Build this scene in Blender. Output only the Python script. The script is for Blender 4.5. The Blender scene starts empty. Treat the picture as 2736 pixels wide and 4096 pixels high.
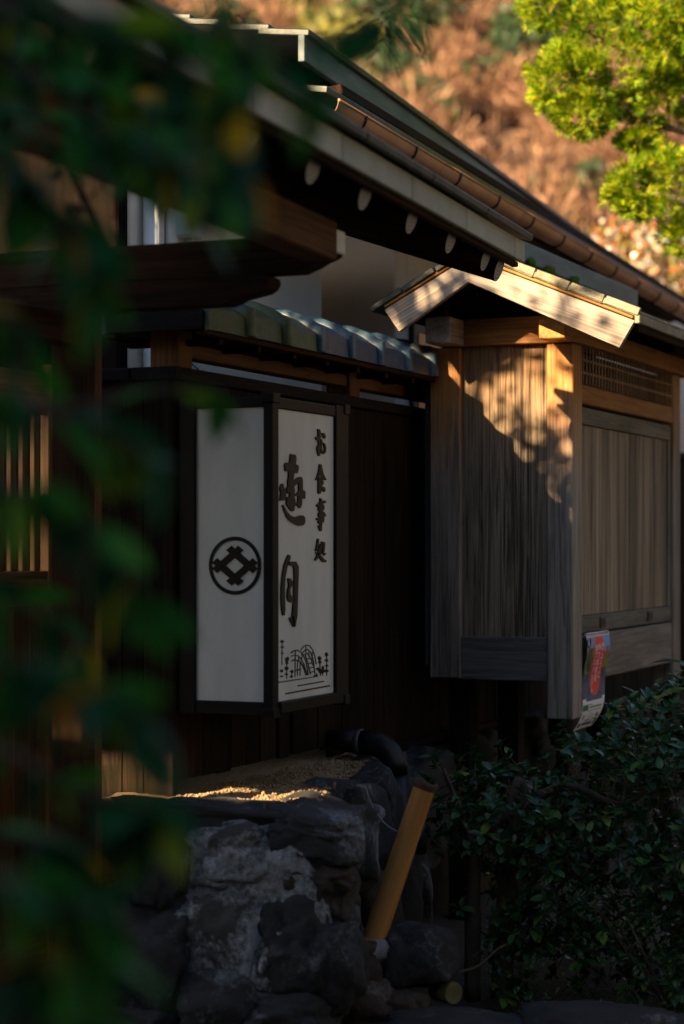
import bpy, bmesh, math, random
import numpy as np
from mathutils import Matrix, Vector, Euler, noise as mnoise
from mathutils.geometry import tessellate_polygon

random.seed(11)
R = math.radians
scene = bpy.context.scene
COL = scene.collection

# ------------------------------------------------------------------ camera
cam_data = bpy.data.cameras.new('camera')
cam = bpy.data.objects.new('camera', cam_data)
COL.objects.link(cam)
cam.location = (0, 0, 1.62)
cam.rotation_euler = (R(90), 0, R(23))
cam_data.sensor_fit = 'VERTICAL'
cam_data.sensor_height = 36
cam_data.sensor_width = 24
cam_data.lens = 72.1
cam_data.shift_y = 0.0305
cam_data.clip_start = 0.05
cam_data.clip_end = 2000
cam_data.dof.use_dof = True
cam_data.dof.focus_distance = 8.9
cam_data.dof.aperture_fstop = 1.55
scene.camera = cam

# ------------------------------------------------------------------ light
SUN_AZ, SUN_EL = R(24), R(25.5)
travel = Vector((math.sin(SUN_AZ) * math.cos(SUN_EL), math.cos(SUN_AZ) * math.cos(SUN_EL), -math.sin(SUN_EL)))
world = bpy.data.worlds.new('World')
scene.world = world
world.use_nodes = True
wnt = world.node_tree
bg = wnt.nodes['Background']
sky = wnt.nodes.new('ShaderNodeTexSky')
sky.sky_type = 'NISHITA'
sky.sun_disc = False
sky.sun_elevation = SUN_EL
sky.sun_rotation = R(180) + SUN_AZ
wnt.links.new(sky.outputs[0], bg.inputs[0])
bg.inputs[1].default_value = 0.05
sun_data = bpy.data.lights.new('sun', 'SUN')
sun_data.energy = 5.0
sun_data.angle = R(0.5)
sun_data.color = (1.0, 0.69, 0.38)
sun = bpy.data.objects.new('sun', sun_data)
COL.objects.link(sun)
sun.rotation_euler = travel.to_track_quat('-Z', 'Y').to_euler()
sun.location = (-10, -20, 30)
scene.view_settings.view_transform = 'Standard'
scene.view_settings.look = 'None'
scene.view_settings.exposure = 2.2
scene.view_settings.gamma = 1.0
scene.view_settings.use_curve_mapping = False
scene.cycles.use_denoising = True
scene.cycles.max_bounces = 8
scene.cycles.caustics_reflective = False
scene.cycles.caustics_refractive = False

# ------------------------------------------------------------------ node helpers
def new_mat(name):
    m = bpy.data.materials.new(name)
    m.use_nodes = True
    nt = m.node_tree
    return m, nt, nt.nodes['Principled BSDF']

def nd(nt, kind, ins=None, **attrs):
    n = nt.nodes.new('ShaderNode' + kind)
    for k, v in attrs.items():
        setattr(n, k, v)
    for k, v in (ins or {}).items():
        s = n.inputs[k]
        if isinstance(v, bpy.types.NodeSocket):
            nt.links.new(v, s)
        else:
            s.default_value = v
    return n

def c4(c):
    return (c[0], c[1], c[2], 1)

def ramp(nt, fac, stops):
    n = nd(nt, 'ValToRGB', {0: fac})
    e = n.color_ramp.elements
    while len(e) < len(stops):
        e.new(0.5)
    for i, (p, c) in enumerate(stops):
        e[i].position = p
        e[i].color = c4(c) if len(c) == 3 else c
    return n.outputs[0]

def g3(v):
    return (v, v, v)

def mixc(nt, fac, a, b, mode='MIX'):
    n = nd(nt, 'Mix', data_type='RGBA', blend_type=mode)
    for idx, v in ((0, fac), (6, a), (7, b)):
        s = n.inputs[idx]
        if isinstance(v, bpy.types.NodeSocket):
            nt.links.new(v, s)
        else:
            s.default_value = c4(v) if isinstance(v, tuple) else v
    return n.outputs[2]

def math_(nt, op, a, b=0.0):
    return nd(nt, 'Math', {0: a, 1: b}, operation=op).outputs[0]

def coords(nt, scale=(1, 1, 1), world_space=False):
    if world_space:
        src = nd(nt, 'NewGeometry').outputs['Position']
    else:
        src = nd(nt, 'TexCoord').outputs['Object']
    rnd = nd(nt, 'ObjectInfo').outputs['Random']
    off = nd(nt, 'CombineXYZ', {0: math_(nt, 'MULTIPLY', rnd, 17.0), 1: math_(nt, 'MULTIPLY', rnd, 31.0), 2: math_(nt, 'MULTIPLY', rnd, 23.0)})
    add = nd(nt, 'VectorMath', {0: src, 1: off.outputs[0]}, operation='ADD')
    if world_space:
        add = nd(nt, 'VectorMath', {0: src, 1: (0, 0, 0)}, operation='ADD')
    return nd(nt, 'Mapping', {'Vector': add.outputs[0], 'Scale': scale}).outputs[0], rnd

def tone(nt, col, rnd, lo=0.8, hi=1.15):
    f = math_(nt, 'ADD', math_(nt, 'MULTIPLY', rnd, hi - lo), lo)
    return mixc(nt, 1.0, col, nd(nt, 'CombineXYZ', {0: f, 1: f, 2: f}).outputs[0], 'MULTIPLY')

_wood = {}
def wood(key, dark, light, axis=2, across=38.0, along=1.6, rough=0.72, bump=0.25, streak=0.6, grey=None, spec=0.3):
    """grain runs along axis; grey=(z_low, z_high, dark, light) adds silvered weathering below the eaves"""
    k = (key, axis)
    if k in _wood:
        return _wood[k]
    m, nt, b = new_mat(key + '_xyz'[0] + 'xyz'[axis])
    sc = [across] * 3
    sc[axis] = along
    v, rnd = coords(nt, tuple(sc))
    n1 = nd(nt, 'TexNoise', {'Vector': v, 'Scale': 1.0, 'Detail': 7.0, 'Roughness': 0.66, 'Distortion': 1.3}).outputs[0]
    sc2 = [across * 0.14] * 3
    sc2[axis] = along * 0.5
    v2, _ = coords(nt, tuple(sc2))
    n2 = nd(nt, 'TexNoise', {'Vector': v2, 'Scale': 1.0, 'Detail': 4.0, 'Roughness': 0.6}).outputs[0]
    f = math_(nt, 'ADD', math_(nt, 'MULTIPLY', n1, streak), math_(nt, 'MULTIPLY', n2, 1.0 - streak))
    col = ramp(nt, f, [(0.41, dark), (0.585, light)])
    if grey:
        z0, z1, gd, gl = grey
        gc = ramp(nt, f, [(0.41, gd), (0.585, gl)])
        z = nd(nt, 'SeparateXYZ', {0: nd(nt, 'NewGeometry').outputs['Position']}).outputs[2]
        zz = math_(nt, 'ADD', z, math_(nt, 'MULTIPLY', math_(nt, 'SUBTRACT', n2, 0.5), 0.7))
        mr = nd(nt, 'MapRange', {0: zz, 1: z0, 2: z1, 3: 0.0, 4: 1.0}).outputs[0]
        col = mixc(nt, mr, gc, col)
    col = tone(nt, col, rnd, 0.78, 1.18)
    nt.links.new(col, b.inputs['Base Color'])
    b.inputs['Roughness'].default_value = rough
    b.inputs['Specular IOR Level'].default_value = spec
    bp = nd(nt, 'Bump', {'Strength': bump, 'Distance': 0.01, 'Height': n1})
    nt.links.new(bp.outputs[0], b.inputs['Normal'])
    _wood[k] = m
    return m

def plain(key, c1, c2=None, scale=8.0, rough=0.6, metal=0.0, bump=0.0, spec=0.4, bscale=None, stretch=(1, 1, 1)):
    m, nt, b = new_mat(key)
    v, rnd = coords(nt, stretch)
    n1 = nd(nt, 'TexNoise', {'Vector': v, 'Scale': scale, 'Detail': 6.0, 'Roughness': 0.6}).outputs[0]
    col = ramp(nt, n1, [(0.32, c1), (0.68, c2 or tuple(x * 1.15 for x in c1))])
    col = tone(nt, col, rnd, 0.88, 1.1)
    nt.links.new(col, b.inputs['Base Color'])
    b.inputs['Roughness'].default_value = rough
    b.inputs['Metallic'].default_value = metal
    b.inputs['Specular IOR Level'].default_value = spec
    if bump:
        n2 = nd(nt, 'TexNoise', {'Vector': v, 'Scale': bscale or scale * 3, 'Detail': 8.0, 'Roughness': 0.65}).outputs[0]
        bp = nd(nt, 'Bump', {'Strength': bump, 'Distance': 0.02, 'Height': n2})
        nt.links.new(bp.outputs[0], b.inputs['Normal'])
    return m

def leaf_mat(key, stops, rough=0.4, trans=0.25, spec=0.5):
    m, nt, b = new_mat(key)
    r1 = nd(nt, 'NewGeometry').outputs['Random Per Island']
    r2 = nd(nt, 'ObjectInfo').outputs['Random']
    f = math_(nt, 'FRACT', math_(nt, 'ADD', r1, r2))
    col = ramp(nt, f, stops)
    nt.links.new(col, b.inputs['Base Color'])
    b.inputs['Roughness'].default_value = rough
    b.inputs['Specular IOR Level'].default_value = spec
    tr = nd(nt, 'BsdfTranslucent', {0: col})
    mx = nd(nt, 'MixShader', {0: trans, 1: b.outputs[0], 2: tr.outputs[0]})
    nt.links.new(mx.outputs[0], nt.nodes['Material Output'].inputs[0])
    return m

# ------------------------------------------------------------------ object helpers
WM = {}

def put(name, me, mat=None, parent=None, M=None):
    o = bpy.data.objects.new(name, me)
    COL.objects.link(o)
    M = M if M is not None else Matrix()
    if parent is not None:
        o.parent = parent
        o.matrix_basis = WM[parent].inverted() @ M
    else:
        o.matrix_basis = M
    WM[o] = M.copy()
    if me is not None and mat is not None and not me.materials:
        for mm in (mat if isinstance(mat, (list, tuple)) else [mat]):
            me.materials.append(mm)
    return o

def thing(name, label, cat, loc=(0, 0, 0), rz=0.0, group=None):
    o = put(name, None, None, None, Matrix.Translation(loc) @ Matrix.Rotation(rz, 4, 'Z'))
    o.empty_display_size = 0.1
    return tag(o, label, cat, group)

def tag(o, label=None, cat=None, group=None, kind=None):
    if label: o['label'] = label
    if cat: o['category'] = cat
    if group: o['group'] = group
    if kind: o['kind'] = kind
    return o

_boxes = {}
def box_mesh(sx, sy, sz, bev, mat):
    k = (round(sx, 4), round(sy, 4), round(sz, 4), bev, mat.name)
    if k in _boxes:
        return _boxes[k]
    bm = bmesh.new()
    bmesh.ops.create_cube(bm, size=1.0)
    bmesh.ops.scale(bm, vec=(sx, sy, sz), verts=bm.verts)
    if bev:
        bmesh.ops.bevel(bm, geom=bm.edges[:], offset=min(bev, 0.3 * min(sx, sy, sz)), segments=1, affect='EDGES')
    me = bpy.data.meshes.new('box')
    bm.to_mesh(me)
    bm.free()
    me.materials.append(mat)
    _boxes[k] = me
    return me

def box(name, x, y, z, mat, parent=None, F=None, bev=0.004, rot=None):
    """box from x0..x1, y0..y1, z0..z1 in frame F (default: the world)"""
    me = box_mesh(abs(x[1] - x[0]), abs(y[1] - y[0]), abs(z[1] - z[0]), bev, mat)
    M = Matrix.Translation(((x[0] + x[1]) / 2, (y[0] + y[1]) / 2, (z[0] + z[1]) / 2))
    if rot is not None:
        M = M @ rot.to_4x4()
    return put(name, me, None, parent, (F @ M) if F is not None else M)

def wd(name, x, y, z, maker, parent=None, F=None, bev=0.004, rot=None):
    """wooden box: grain along its longest side"""
    d = [abs(x[1] - x[0]), abs(y[1] - y[0]), abs(z[1] - z[0])]
    return box(name, x, y, z, maker(d.index(max(d))), parent, F, bev, rot)

def beam(name, a, b, w, h, maker, parent=None, F=None, bev=0.004, rounded=False):
    """squared timber from point a to b; w across, h upright"""
    a, b = Vector(a), Vector(b)
    L = (b - a).length
    q = (b - a).to_track_quat('X', 'Z')
    me = box_mesh(L, w, h, bev, maker(0))
    M = Matrix.Translation((a + b) / 2) @ q.to_matrix().to_4x4()
    return put(name, me, None, parent, (F @ M) if F is not None else M)

def prism_mesh(poly, depth, mat, bev=0.0):
    """polygon in local XY, extruded from z=0 to z=depth"""
    n = len(poly)
    tris = tessellate_polygon([[Vector((p[0], p[1], 0)) for p in poly]])
    vs = [(p[0], p[1], 0) for p in poly] + [(p[0], p[1], depth) for p in poly]
    area = sum(poly[i][0] * poly[(i + 1) % n][1] - poly[(i + 1) % n][0] * poly[i][1] for i in range(n))
    fs = []
    for t in tris:
        a, b, c = t
        ar = (poly[b][0] - poly[a][0]) * (poly[c][1] - poly[a][1]) - (poly[c][0] - poly[a][0]) * (poly[b][1] - poly[a][1])
        if ar < 0:
            a, b, c = a, c, b
        fs.append((a + n, b + n, c + n))
        fs.append((a, c, b))
    for i in range(n):
        j = (i + 1) % n
        fs.append((i, j, j + n, i + n) if area > 0 else (j, i, i + n, j + n))
    me = bpy.data.meshes.new('prism')
    me.from_pydata(vs, [], fs)
    me.update()
    if mat is not None:
        me.materials.append(mat)
    return me

def merge_prisms(polys, depth, mat):
    vs, fs = [], []
    for p in polys:
        m = prism_mesh(p, depth, None)
        k = len(vs)
        vs += [tuple(v.co) for v in m.vertices]
        fs += [tuple(i + k for i in f.vertices) for f in m.polygons]
        bpy.data.meshes.remove(m)
    me = bpy.data.meshes.new('print')
    me.from_pydata(vs, [], fs)
    me.materials.append(mat)
    return me

# frames for flat outlines: local X,Y of the outline -> world
def frame_y(y, x0=0.0, z0=0.0):      # outline in (x,z), thickness towards -Y
    return Matrix(((1, 0, 0, x0), (0, 0, -1, y), (0, 1, 0, z0), (0, 0, 0, 1)))

def frame_x(x, y0=0.0, z0=0.0):      # outline in (y,z), thickness towards +X
    return Matrix(((0, 0, 1, x), (1, 0, 0, y0), (0, 1, 0, z0), (0, 0, 0, 1)))

def tube_mesh(pts, rad, mat, seg=10, cap=True, arc=None, smooth=True):
    pts = [Vector(p) for p in pts]
    n = len(pts)
    rr = rad if isinstance(rad, (list, tuple)) else [rad] * n
    vs, fs = [], []
    up = Vector((0, 0, 1))
    t0 = (pts[1] - pts[0]).normalized()
    if abs(t0.z) > 0.9:
        up = Vector((1, 0, 0))
    for i, p in enumerate(pts):
        t = (pts[min(n - 1, i + 1)] - pts[max(0, i - 1)]).normalized()
        s = t.cross(up).normalized()
        u = s.cross(t).normalized()
        up = u
        for k in range(seg):
            a = 2 * math.pi * k / seg
            vs.append(tuple(p + (s * math.cos(a) + u * math.sin(a)) * rr[i]))
    for i in range(n - 1):
        for k in range(seg):
            k2 = (k + 1) % seg
            fs.append((i * seg + k, (i + 1) * seg + k, (i + 1) * seg + k2, i * seg + k2))
    if cap:
        fs.append(tuple(range(seg)))
        fs.append(tuple((n - 1) * seg + k for k in reversed(range(seg))))
    me = bpy.data.meshes.new('tube')
    me.from_pydata(vs, [], fs)
    if smooth:
        for f in me.polygons:
            f.use_smooth = len(f.vertices) == 4
    if mat is not None:
        me.materials.append(mat)
    return me

def bezier_pts(P, n=8):
    """smooth polyline through the points P"""
    P = [Vector(p) for p in P]
    out = []
    for i in range(len(P) - 1):
        p0 = P[max(0, i - 1)]; p1 = P[i]; p2 = P[i + 1]; p3 = P[min(len(P) - 1, i + 2)]
        for k in range(n):
            t = k / n
            out.append(0.5 * ((2 * p1) + (p2 - p0) * t + (2 * p0 - 5 * p1 + 4 * p2 - p3) * t * t + (3 * p1 - p0 - 3 * p2 + p3) * t ** 3))
    out.append(P[-1])
    return out

def bake(mesh_list, mats_, name='foliage'):
    """join many transformed copies; mesh_list = (verts array, faces list), mats_ = list of (index, Matrix)"""
    allv, allf, k = [], [], 0
    prep = []
    for v, f in mesh_list:
        prep.append((np.hstack([np.array(v, dtype=float), np.ones((len(v), 1))]), f))
    for idx, M in mats_:
        v, f = prep[idx]
        w = v @ np.array(M).T
        allv.append(w[:, :3])
        allf += [tuple(i + k for i in q) for q in f]
        k += len(v)
    me = bpy.data.meshes.new(name)
    me.from_pydata(np.vstack(allv).tolist(), [], allf)
    return me

def rot_to(direction, up_hint=None, roll=0.0):
    q = Vector(direction).normalized().to_track_quat('Y', 'Z')
    return (q.to_matrix() @ Matrix.Rotation(roll, 3, 'Y')).to_4x4()

# outlines of the brush lettering and the bridge drawing on the sign, in millimetres on its front panel
ART = {
    'big1': [
        [(187,1021),(204,1021),(230,1020),(240,1014),(243,1006),(238,982),(261,979),(266,969),(261,958),(256,947),(222,946),(220,938),(213,912),(253,929),(271,933),(294,934),(304,923),(305,881),(323,880),(330,875),(328,847),(307,850),(299,855),(298,830),(286,810),(271,809),(253,819),(240,829),(256,831),(261,859),(232,857),(238,864),(266,877),(266,912),(220,893),(228,881),(227,871),(220,858),(232,839),(237,819),(227,817),(222,797),(202,795),(182,802),(146,823),(154,850),(169,854),(177,849),(179,874),(164,864),(154,865),(151,886),(163,894),(161,911),(169,932),(169,952),(139,952),(131,977),(146,985),(179,987),(184,1001)],
        [(107,902),(121,901),(126,886),(139,885),(145,873),(144,856),(134,837),(109,837),(89,835),(92,855),(97,868),(88,880),(92,892)],
        [(111,819),(121,820),(151,796),(187,780),(217,774),(248,775),(279,781),(307,781),(325,773),(330,758),(320,745),(299,740),(274,739),(243,743),(212,750),(177,759),(151,773),(131,794)],
    ],
    'o': [
        [(455,1133),(469,1133),(484,1123),(478,1108),(492,1106),(479,1093),(475,1079),(478,1062),(476,1024),(463,1023),(445,1050),(448,1060),(462,1070),(459,1085),(442,1086),(434,1099),(455,1100),(459,1113)],
        [(484,1093),(482,1080),(480,1062),(484,1044),(501,1033),(517,1037),(500,1047),(495,1063),(498,1080),(499,1093)],
        [(516,1033),(537,1041),(540,1059),(531,1075),(506,1082),(490,1078),(494,1074),(501,1076),(515,1071),(522,1057),(518,1044),(503,1037)],
        [(496,1118),(515,1120),(528,1114),(534,1104),(526,1096),(512,1098),(509,1109),(496,1112)],
    ],
    'shoku': [
        [(470,991),(490,991),(498,976),(512,953),(542,928),(531,927),(509,936),(490,942),(466,941),(455,934),(439,924),(433,924),(452,945),(466,969)],
        [(466,939),(490,939),(508,933),(508,923),(513,916),(509,910),(493,902),(526,898),(531,890),(527,880),(517,879),(498,892),(485,874),(477,870),(466,870),(458,876),(458,923),(461,931)],
    ],
    'ji': [
        [(477,853),(493,853),(498,838),(517,845),(534,844),(536,834),(501,831),(517,825),(522,817),(517,806),(498,799),(517,799),(528,791),(542,781),(520,778),(517,756),(498,752),(496,736),(493,720),(479,719),(469,729),(455,741),(474,740),(478,750),(463,749),(457,760),(474,762),(444,764),(443,771),(474,775),(458,783),(461,790),(474,798),(462,803),(459,816),(474,823),(450,817),(441,825),(469,833),(478,840)],
    ],
    'tokoro': [
        [(451,689),(445,669),(434,643),(431,640),(440,637),(452,641),(464,668),(466,688)],
        [(475,665),(458,637),(442,616),(423,603),(436,599),(459,613),(476,635),(486,664)],
        [(432,629),(452,625),(471,613),(501,594),(537,592),(543,599),(521,604),(490,619),(464,631),(436,634)],
        [(484,669),(479,648),(475,625),(487,625),(494,647),(496,669)],
        [(491,670),(506,671),(505,651),(500,631),(520,619),(540,627),(534,630),(524,627),(519,631),(525,650),(528,674),(493,677)],
    ],
    'getsu': [
        [(165,625),(149,610),(125,584),(109,542),(99,495),(98,454),(104,413),(117,388),(132,388),(138,413),(134,454),(133,494),(140,540),(159,580),(182,605),(189,622)],
        [(155,586),(194,582),(207,581),(219,573),(223,546),(219,487),(213,429),(202,385),(204,361),(216,341),(234,341),(240,360),(252,382),(255,427),(259,486),(264,545),(265,576),(240,598),(196,598),(157,597)],
        [(174,377),(216,383),(231,341),(216,340)],
        [(163,533),(184,533),(209,519),(216,507),(213,499),(191,498),(183,488),(186,471),(198,462),(227,462),(223,438),(188,437),(165,444),(155,462),(160,488),(172,505),(165,520)],
    ],
    'drawing': [
        [(202,236),(226,243),(259,244),(288,238),(316,222),(341,197),(355,167),(361,142),(373,141),(367,167),(352,198),(326,224),(295,241),(260,249),(221,247),(195,240)],
        [(204,223),(228,226),(261,223),(284,215),(313,193),(334,168),(349,141),(359,141),(344,169),(322,194),(292,217),(265,227),(226,230),(200,227)],
        [(208,203),(228,207),(254,206),(277,200),(305,184),(326,162),(342,141),(354,142),(337,163),(315,186),(285,203),(257,210),(226,212),(203,208)],
        [(299,244),(324,257),(354,261),(380,256),(409,239),(427,217),(442,180),(452,181),(436,218),(417,240),(387,259),(354,265),(318,260),(292,246)],
        [(317,232),(338,241),(359,243),(386,231),(408,206),(419,182),(429,142),(439,142),(429,182),(418,207),(395,232),(363,247),(333,245),(310,235)],
        [(330,224),(353,227),(372,219),(398,198),(409,176),(417,176),(406,198),(380,221),(355,231),(326,227)],
        [(237,243),(235,142),(243,141),(246,243)],
        [(259,208),(259,145),(267,145),(267,208)],
        [(286,201),(284,143),(292,143),(294,201)],
        [(271,223),(271,205),(279,204),(279,222)],
        [(303,230),(303,209),(310,209),(310,230)],
        [(341,261),(341,228),(349,228),(349,260)],
        [(371,238),(371,215),(378,214),(378,238)],
        [(407,234),(402,201),(409,201),(414,233)],
        [(238,164),(298,167),(295,172),(235,169)],
        [(362,204),(390,205),(387,209),(360,208)],
        [(373,185),(408,186),(406,191),(371,190)],
        [(385,167),(420,168),(417,172),(382,171)],
        [(392,149),(431,151),(428,155),(389,153)],
        [(335,225),(365,185),(387,142),(395,142),(372,185),(343,225)],
        [(325,190),(327,160),(333,160),(331,190)],
        [(63,127),(459,129),(457,132),(61,132)],
        [(264,102),(529,104),(527,109),(262,107)],
        [(150,78),(586,82),(583,88),(148,84)],
        [(114,286),(112,196),(118,195),(121,285)],
        [(158,220),(156,139),(163,139),(164,219)],
        [(208,167),(205,139),(211,139),(213,167)],
        [(478,209),(486,131),(494,131),(486,209)],
        [(550,222),(551,128),(558,127),(557,222)],
        [(510,159),(510,130),(516,130),(516,159)],
        [(413,129),(428,139),(443,139),(454,145),(466,129)],
        [(134,286),(131,291),(121,292),(110,294),(102,290),(96,286),(107,282),(121,282),(133,282)],
        [(135,264),(132,267),(122,269),(112,268),(102,267),(103,264),(110,261),(122,261),(131,262)],
        [(135,241),(127,243),(121,245),(110,245),(103,244),(104,241),(110,239),(120,238),(131,239)],
        [(184,214),(180,222),(167,225),(153,223),(142,220),(147,213),(152,205),(166,204),(177,209)],
        [(177,200),(177,202),(166,205),(155,205),(146,204),(149,199),(156,197),(166,196),(173,196)],
        [(180,179),(171,185),(163,189),(148,187),(142,184),(140,178),(150,173),(164,172),(174,174)],
        [(172,156),(173,159),(159,160),(148,162),(143,159),(138,157),(147,154),(159,153),(171,153)],
        [(126,172),(127,177),(115,179),(103,178),(97,176),(97,171),(105,167),(116,167),(127,167)],
        [(126,151),(125,153),(114,155),(104,155),(99,154),(96,151),(103,149),(114,147),(125,148)],
        [(226,163),(224,167),(214,172),(203,170),(192,168),(192,163),(203,159),(214,158),(223,159)],
        [(220,144),(220,147),(208,150),(197,150),(192,148),(188,145),(197,141),(208,140),(216,142)],
        [(498,202),(496,207),(486,210),(472,212),(462,207),(462,201),(475,195),(485,195),(497,196)],
        [(501,186),(498,190),(486,194),(473,193),(466,190),(465,186),(475,182),(487,180),(500,183)],
        [(492,158),(481,163),(471,167),(456,166),(442,163),(450,159),(457,155),(472,151),(482,154)],
        [(526,147),(520,155),(503,158),(484,158),(473,154),(465,147),(485,142),(502,138),(524,141)],
        [(530,161),(525,166),(517,171),(508,170),(502,165),(502,159),(509,155),(517,151),(527,156)],
        [(572,213),(564,219),(555,224),(543,223),(535,218),(535,212),(546,206),(555,206),(567,209)],
        [(569,189),(571,192),(556,197),(545,196),(533,193),(531,189),(542,187),(557,184),(570,186)],
        [(576,167),(565,171),(557,174),(544,173),(536,171),(532,168),(544,165),(556,164),(566,165)],
        [(578,146),(568,150),(551,155),(531,154),(520,152),(516,148),(534,142),(551,141),(566,142)],
    ],
}

# ------------------------------------------------------------------ materials
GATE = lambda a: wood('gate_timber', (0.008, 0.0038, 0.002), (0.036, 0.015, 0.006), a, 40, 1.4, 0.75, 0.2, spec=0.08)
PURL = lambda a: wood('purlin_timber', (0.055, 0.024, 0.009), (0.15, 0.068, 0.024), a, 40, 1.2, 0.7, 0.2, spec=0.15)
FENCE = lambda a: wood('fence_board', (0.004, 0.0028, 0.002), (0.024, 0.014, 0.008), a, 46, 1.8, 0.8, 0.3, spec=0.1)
DOORW = lambda a: wood('warm_lit_door_timber', (0.30, 0.13, 0.035), (0.60, 0.29, 0.09), a, 42, 1.5, 0.6, 0.15)  # wood brightened to orange in place of the warm light on it
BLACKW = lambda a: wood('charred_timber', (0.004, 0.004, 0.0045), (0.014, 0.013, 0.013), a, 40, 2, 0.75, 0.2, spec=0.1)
KGREY = (1.95, 2.42, (0.10, 0.09, 0.08), (0.31, 0.275, 0.235))
KPOST = lambda a: wood('kiosk_timber', (0.20, 0.085, 0.022), (0.46, 0.215, 0.065), a, 60, 2.0, 0.62, 0.25, grey=KGREY)
KBEAM = lambda a: wood('kiosk_beam', (0.20, 0.080, 0.018), (0.44, 0.195, 0.05), a, 60, 2.0, 0.62, 0.2)
KPANEL = lambda a: wood('kiosk_board', (0.035, 0.020, 0.011), (0.33, 0.20, 0.10), a, 75, 1.3, 0.75, 0.9, 0.75,
                        grey=(2.05, 2.55, (0.024, 0.020, 0.016), (0.33, 0.27, 0.20)))
KRAIL = lambda a: wood('kiosk_rail', (0.065, 0.061, 0.062), (0.16, 0.148, 0.145), a, 60, 2.2, 0.7, 0.3)
KSKIRT = lambda a: wood('kiosk_skirt', (0.13, 0.11, 0.095), (0.27, 0.23, 0.20), a, 40, 1.3, 0.7, 0.15)
KDOOR = lambda a: wood('kiosk_door_board', (0.055, 0.043, 0.03), (0.34, 0.265, 0.185), a, 55, 0.8, 0.72, 0.3, 0.55)
KDRAIL = lambda a: wood('kiosk_door_rail', (0.075, 0.072, 0.058), (0.17, 0.155, 0.12), a, 60, 2.5, 0.7, 0.3)
BARGE = lambda a: wood('bargeboard', (0.16, 0.135, 0.115), (0.46, 0.395, 0.34), a, 55, 1.3, 0.65, 0.2)
LATT = lambda a: wood('lattice_strip', (0.32, 0.20, 0.11), (0.46, 0.30, 0.17), a, 60, 2, 0.7, 0.1)
FASCIA = plain('fascia_paint', (0.26, 0.25, 0.18), (0.35, 0.335, 0.25), 5, 0.6, 0.0, 0.05)
FASCIA_EDGE = plain('roof_edge_metal', (0.03, 0.035, 0.03), (0.06, 0.065, 0.05), 12, 0.55, 0.3, 0.2)
SHINGLE = plain('aged_copper_shingle', (0.10, 0.095, 0.06), (0.26, 0.23, 0.16), 14, 0.55, 0.35, 0.25)
SHINGLE_DARK = plain('dark_roof_metal', (0.02, 0.03, 0.03), (0.05, 0.06, 0.055), 9, 0.4, 0.4, 0.1)
ROOFMETAL = plain('blue_grey_roof_metal', (0.05, 0.085, 0.10), (0.10, 0.15, 0.165), 3, 0.5, 0.1, 0.05, stretch=(1, 1, 6))
COPPER = plain('copper_gutter', (0.33, 0.15, 0.07), (0.46, 0.23, 0.115), 4, 0.5, 0.25, 0.08)
DARKMETAL = plain('dark_metal', (0.015, 0.015, 0.015), (0.03, 0.03, 0.03), 10, 0.5, 0.3)
FRAME = plain('sign_frame', (0.003, 0.003, 0.0035), (0.006, 0.006, 0.006), 10, 0.5, 0.0, 0.05, 0.15)
ACRYL = plain('milk_acrylic', (0.56, 0.59, 0.58), (0.68, 0.71, 0.695), 2.5, 0.25, 0.0, 0.0, 0.5, stretch=(3, 3, 0.8))
INK = plain('black_lettering', (0.003, 0.003, 0.003), (0.005, 0.005, 0.005), 10, 0.4, spec=0.2)
PLASTER = plain('house_plaster', (0.72, 0.61, 0.49), (0.80, 0.69, 0.57), 3, 0.85, 0.0, 0.12, bscale=90)
PLASTER2 = plain('shaded_lower_plaster', (0.33, 0.33, 0.36), (0.40, 0.40, 0.43), 3, 0.8, 0.0, 0.05)  # grey of plaster in shade, put into the lower wall's colour
PVCW = plain('pale_pipe', (0.50, 0.55, 0.54), (0.58, 0.62, 0.61), 3, 0.4)
PVCB = plain('black_pipe', (0.004, 0.0045, 0.007), (0.008, 0.009, 0.013), 6, 0.45)
BAMBOO = None
SOIL = plain('sandy_soil', (0.22, 0.15, 0.08), (0.38, 0.27, 0.15), 60, 0.95, 0, 0.6, bscale=120)
MORTAR = plain('mortar', (0.22, 0.22, 0.22), (0.38, 0.38, 0.37), 40, 0.9, 0, 0.6, bscale=90)
BARK = plain('bark', (0.045, 0.032, 0.022), (0.11, 0.085, 0.06), 18, 0.85, 0, 0.5, stretch=(1, 1, 0.3))
TWIG = plain('twig', (0.12, 0.09, 0.055), (0.2, 0.15, 0.09), 18, 0.8)
GLASS = plain('window_glass', (0.02, 0.022, 0.024), None, 2, 0.06, 0, 0, 0.6)

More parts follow.
